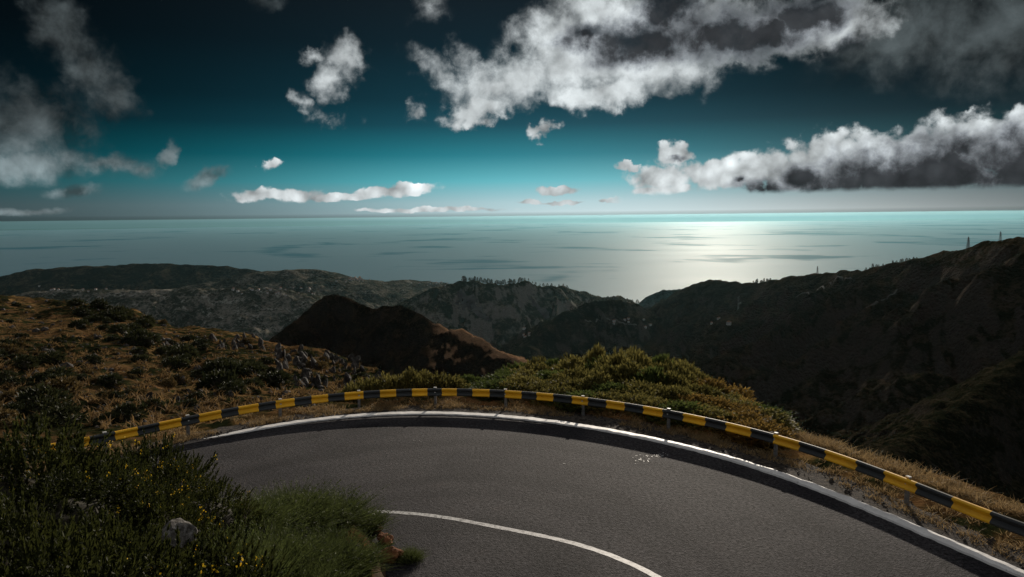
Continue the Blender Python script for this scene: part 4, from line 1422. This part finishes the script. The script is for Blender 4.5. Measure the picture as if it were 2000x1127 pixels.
def pylon(px, py_top, nm, lb):
    P = [r for r in RIDGES if r[0] == nm][0][1]
    d = ray(px, 480.0)
    a = math.atan2(d[0], d[1])
    r = float(np.interp(a, np.arctan2(P[:, 0], P[:, 1]), np.hypot(P[:, 0], P[:, 1])))
    x, y = math.sin(a) * r, math.cos(a) * r
    z = float(zat(x, y)[0])
    top = at(px, py_top, y)[2]
    h = float(top - z)
    root = empty('pylon', (x, y, z - .2))
    k = h / 10
    for sx in (-1, 1):
        for sy in (-1, 1):
            V, F = bar((sx * 1.0 * k, sy * 1.0 * k, 0), (sx * .16 * k, sy * .16 * k, 9.6 * k), .20 * k)
            mesh_np('leg', V, F, M_PYLON, root, shade=False)
    for zz, wv in ((6.6, 1.7), (8.2, 1.3)):
        V, F = bar((-wv * k, 0, zz * k), (wv * k, 0, zz * k), .2 * k)
        mesh_np('cross_arm', V, F, M_PYLON, root, shade=False)
    parts = []
    for j in range(6):
        z0, z1 = j * 1.5 * k, (j + 1) * 1.5 * k
        w0, w1 = (1 - .84 * z0 / (9.6 * k)) * k, (1 - .84 * z1 / (9.6 * k)) * k
        for sy in (-1, 1):
            parts.append(bar((-w0, sy * w0, z0), (w1, sy * w1, z1), .10 * k)); parts.append(bar((w0, sy * w0, z0), (-w1, sy * w1, z1), .10 * k))
            parts.append(bar((sy * w0, -w0, z0), (sy * w1, w1, z1), .10 * k))
    V, F = cat(*parts)
    mesh_np('lattice', V, F, M_PYLON, root, shade=False)
    tag(root, lb, 'pylon', 'pylons on the right skyline')


pylon(1891, 461, 'mountain_side', 'lattice pylon on the right skyline, second from the picture edge')
pylon(1953, 451, 'mountain_side', 'lattice pylon on the right skyline nearest the picture edge')
pylon(1598, 519, 'mountain_side', 'small lattice mast at the start of the rising right skyline')


def house_proto(seed):
    rng = np.random.default_rng(seed)
    w, d, h, rf = rng.uniform(7, 12), rng.uniform(6, 8), rng.uniform(3.5, 6.5), rng.uniform(1.5, 2.4)
    root = empty('house')
    V = np.array([(sx * w / 2, sy * d / 2, z) for z in (-3, h) for sy in (-1, 1) for sx in (-1, 1)])
    F = np.array([(0, 1, 5, 4), (1, 3, 7, 5), (3, 2, 6, 7), (2, 0, 4, 6), (4, 5, 7, 6)])
    mesh_np('wall', V, F, M_WALL, root, shade=False)
    V = np.array([(-w / 2 - .4, -d / 2 - .4, h + .05), (w / 2 + .4, -d / 2 - .4, h + .05), (w / 2 + .4, d / 2 + .4, h + .05), (-w / 2 - .4, d / 2 + .4, h + .05), (-w / 4, 0, h + rf), (w / 4, 0, h + rf)])
    F = [(0, 1, 5, 4), (2, 3, 4, 5), (1, 2, 5), (3, 0, 4), (3, 2, 1, 0)]
    ngon_mesh('roof', V, F, M_TILE, root)
    return root


HP = [house_proto(60 + i) for i in range(3)]
hsets = [
    ([(RNG.normal(690, 15), RNG.normal(547, 2.2)) for _ in range(26)], 'tiny white house of the village on the far saddle', 'houses on the far saddle'),
    ([(RNG.uniform(800, 880), RNG.normal(555, 1.5)) for _ in range(14)], 'tiny white house near the far coast left of the wooded ridge', 'houses near the far coast'),
    ([(RNG.uniform(440, 630), 566 + (RNG.random() ** 2) * 14) for _ in range(22)], 'tiny white house along the top of the pale terraced slopes', 'houses above the terraced slopes'),
    ([(RNG.uniform(60, 300), RNG.normal(568, 2)) for _ in range(9)], 'tiny white house on the dark plateau at the far left', 'houses on the far left plateau'),
    ([(RNG.uniform(1195, 1272), 634 + RNG.normal(0, 5)) for _ in range(8)], 'tiny white house on the dark ridge in the middle of the valley', 'houses on the valley ridge'),
    ([(RNG.normal(1415, 20), RNG.normal(632, 9)) for _ in range(5)], 'tiny white house on the lower slope of the right mountain', 'houses low on the right mountain'),
    ([(RNG.normal(1030, 8), RNG.normal(655, 4)) for _ in range(6)], 'tiny white house deep in the valley below the wooded ridge', 'houses deep in the valley')]
hcount = 0
for items, lb, gr in hsets:
    H, ok = hits([a[0] for a in items], [a[1] for a in items])
    for p, k in zip(H, ok):
        if k and math.hypot(p[0], p[1]) > 900:
            s = RNG.uniform(.8, 1.5) * np.clip(math.hypot(p[0], p[1]) / 4500, .5, 1.2)
            place(HP[int(RNG.integers(0, 3))], (p[0], p[1], p[2] + .5), (s, s, s), RNG.uniform(0, 3.1), lb, 'house', gr)


def draped(name, pxs, width, mat, lift=1.0):
    a = np.array(pxs, float)
    t = np.linspace(0, len(a) - 1, 60)
    x = np.interp(t, np.arange(len(a)), a[:, 0]); y = np.interp(t, np.arange(len(a)), a[:, 1])
    H, ok = hits(x, y)
    r0 = np.median(np.hypot(H[:, 0], H[:, 1])[ok])
    ok &= np.abs(np.hypot(H[:, 0], H[:, 1]) - r0) < r0 * .3
    H = H[ok]
    if len(H) < 4:
        return
    H[:, :2] = np.stack([np.convolve(np.pad(H[:, i], 3, mode='edge'), np.ones(7) / 7, 'valid') for i in (0, 1)], -1)
    d = unit(np.gradient(H[:, :2], axis=0)); nn = np.stack([-d[:, 1], d[:, 0]], -1)
    w = np.broadcast_to(np.asarray(width, float), (len(H),)) if np.ndim(width) == 0 else np.interp(np.linspace(0, 1, len(H)), np.linspace(0, 1, len(width)), width)
    cols = []
    for f in (-.5, -.17, .17, .5):
        q = H[:, :2] + nn * (w * f * (1 + .25 * RNG.normal(size=len(H))))[:, None]
        cols.append(np.c_[q, zat(q[:, 0], q[:, 1]) + lift])
    V = np.stack(cols, 1).reshape(-1, 3)
    I = np.arange(len(V)).reshape(-1, 4)
    F = np.stack([I[:-1, :-1], I[:-1, 1:], I[1:, 1:], I[1:, :-1]], -1).reshape(-1, 4)
    o = mesh_np(name, V, F, mat)
    if np.mean([pl.normal.z for pl in o.data.polygons]) < 0:
        o.data.flip_normals()
    tag(o, kind='structure')


draped('dirt_track', [(1432, 612), (1443, 603), (1446, 595), (1441, 588), (1447, 583)], 4.5, M_TRACK)
draped('dirt_track', [(1140, 631), (1180, 627), (1215, 634), (1245, 640)], 3.5, M_TRACK)
draped('dirt_track', [(1552, 583), (1585, 570), (1620, 556), (1640, 546), (1664, 549)], 2.4, M_TRACK, .7)
draped('dirt_track', [(1690, 603), (1712, 595), (1735, 583), (1752, 571)], 2, M_TRACK, .6)
draped('earth_scar', [(893, 585), (905, 585), (920, 600), (940, 618), (962, 634)], [14, 55, 45, 24, 8], M_SCAR, 2.0)
draped('earth_scar', [(1030, 580), (1048, 600), (1068, 618), (1085, 632)], [8, 20, 26, 10], M_SCAR, 2.0)
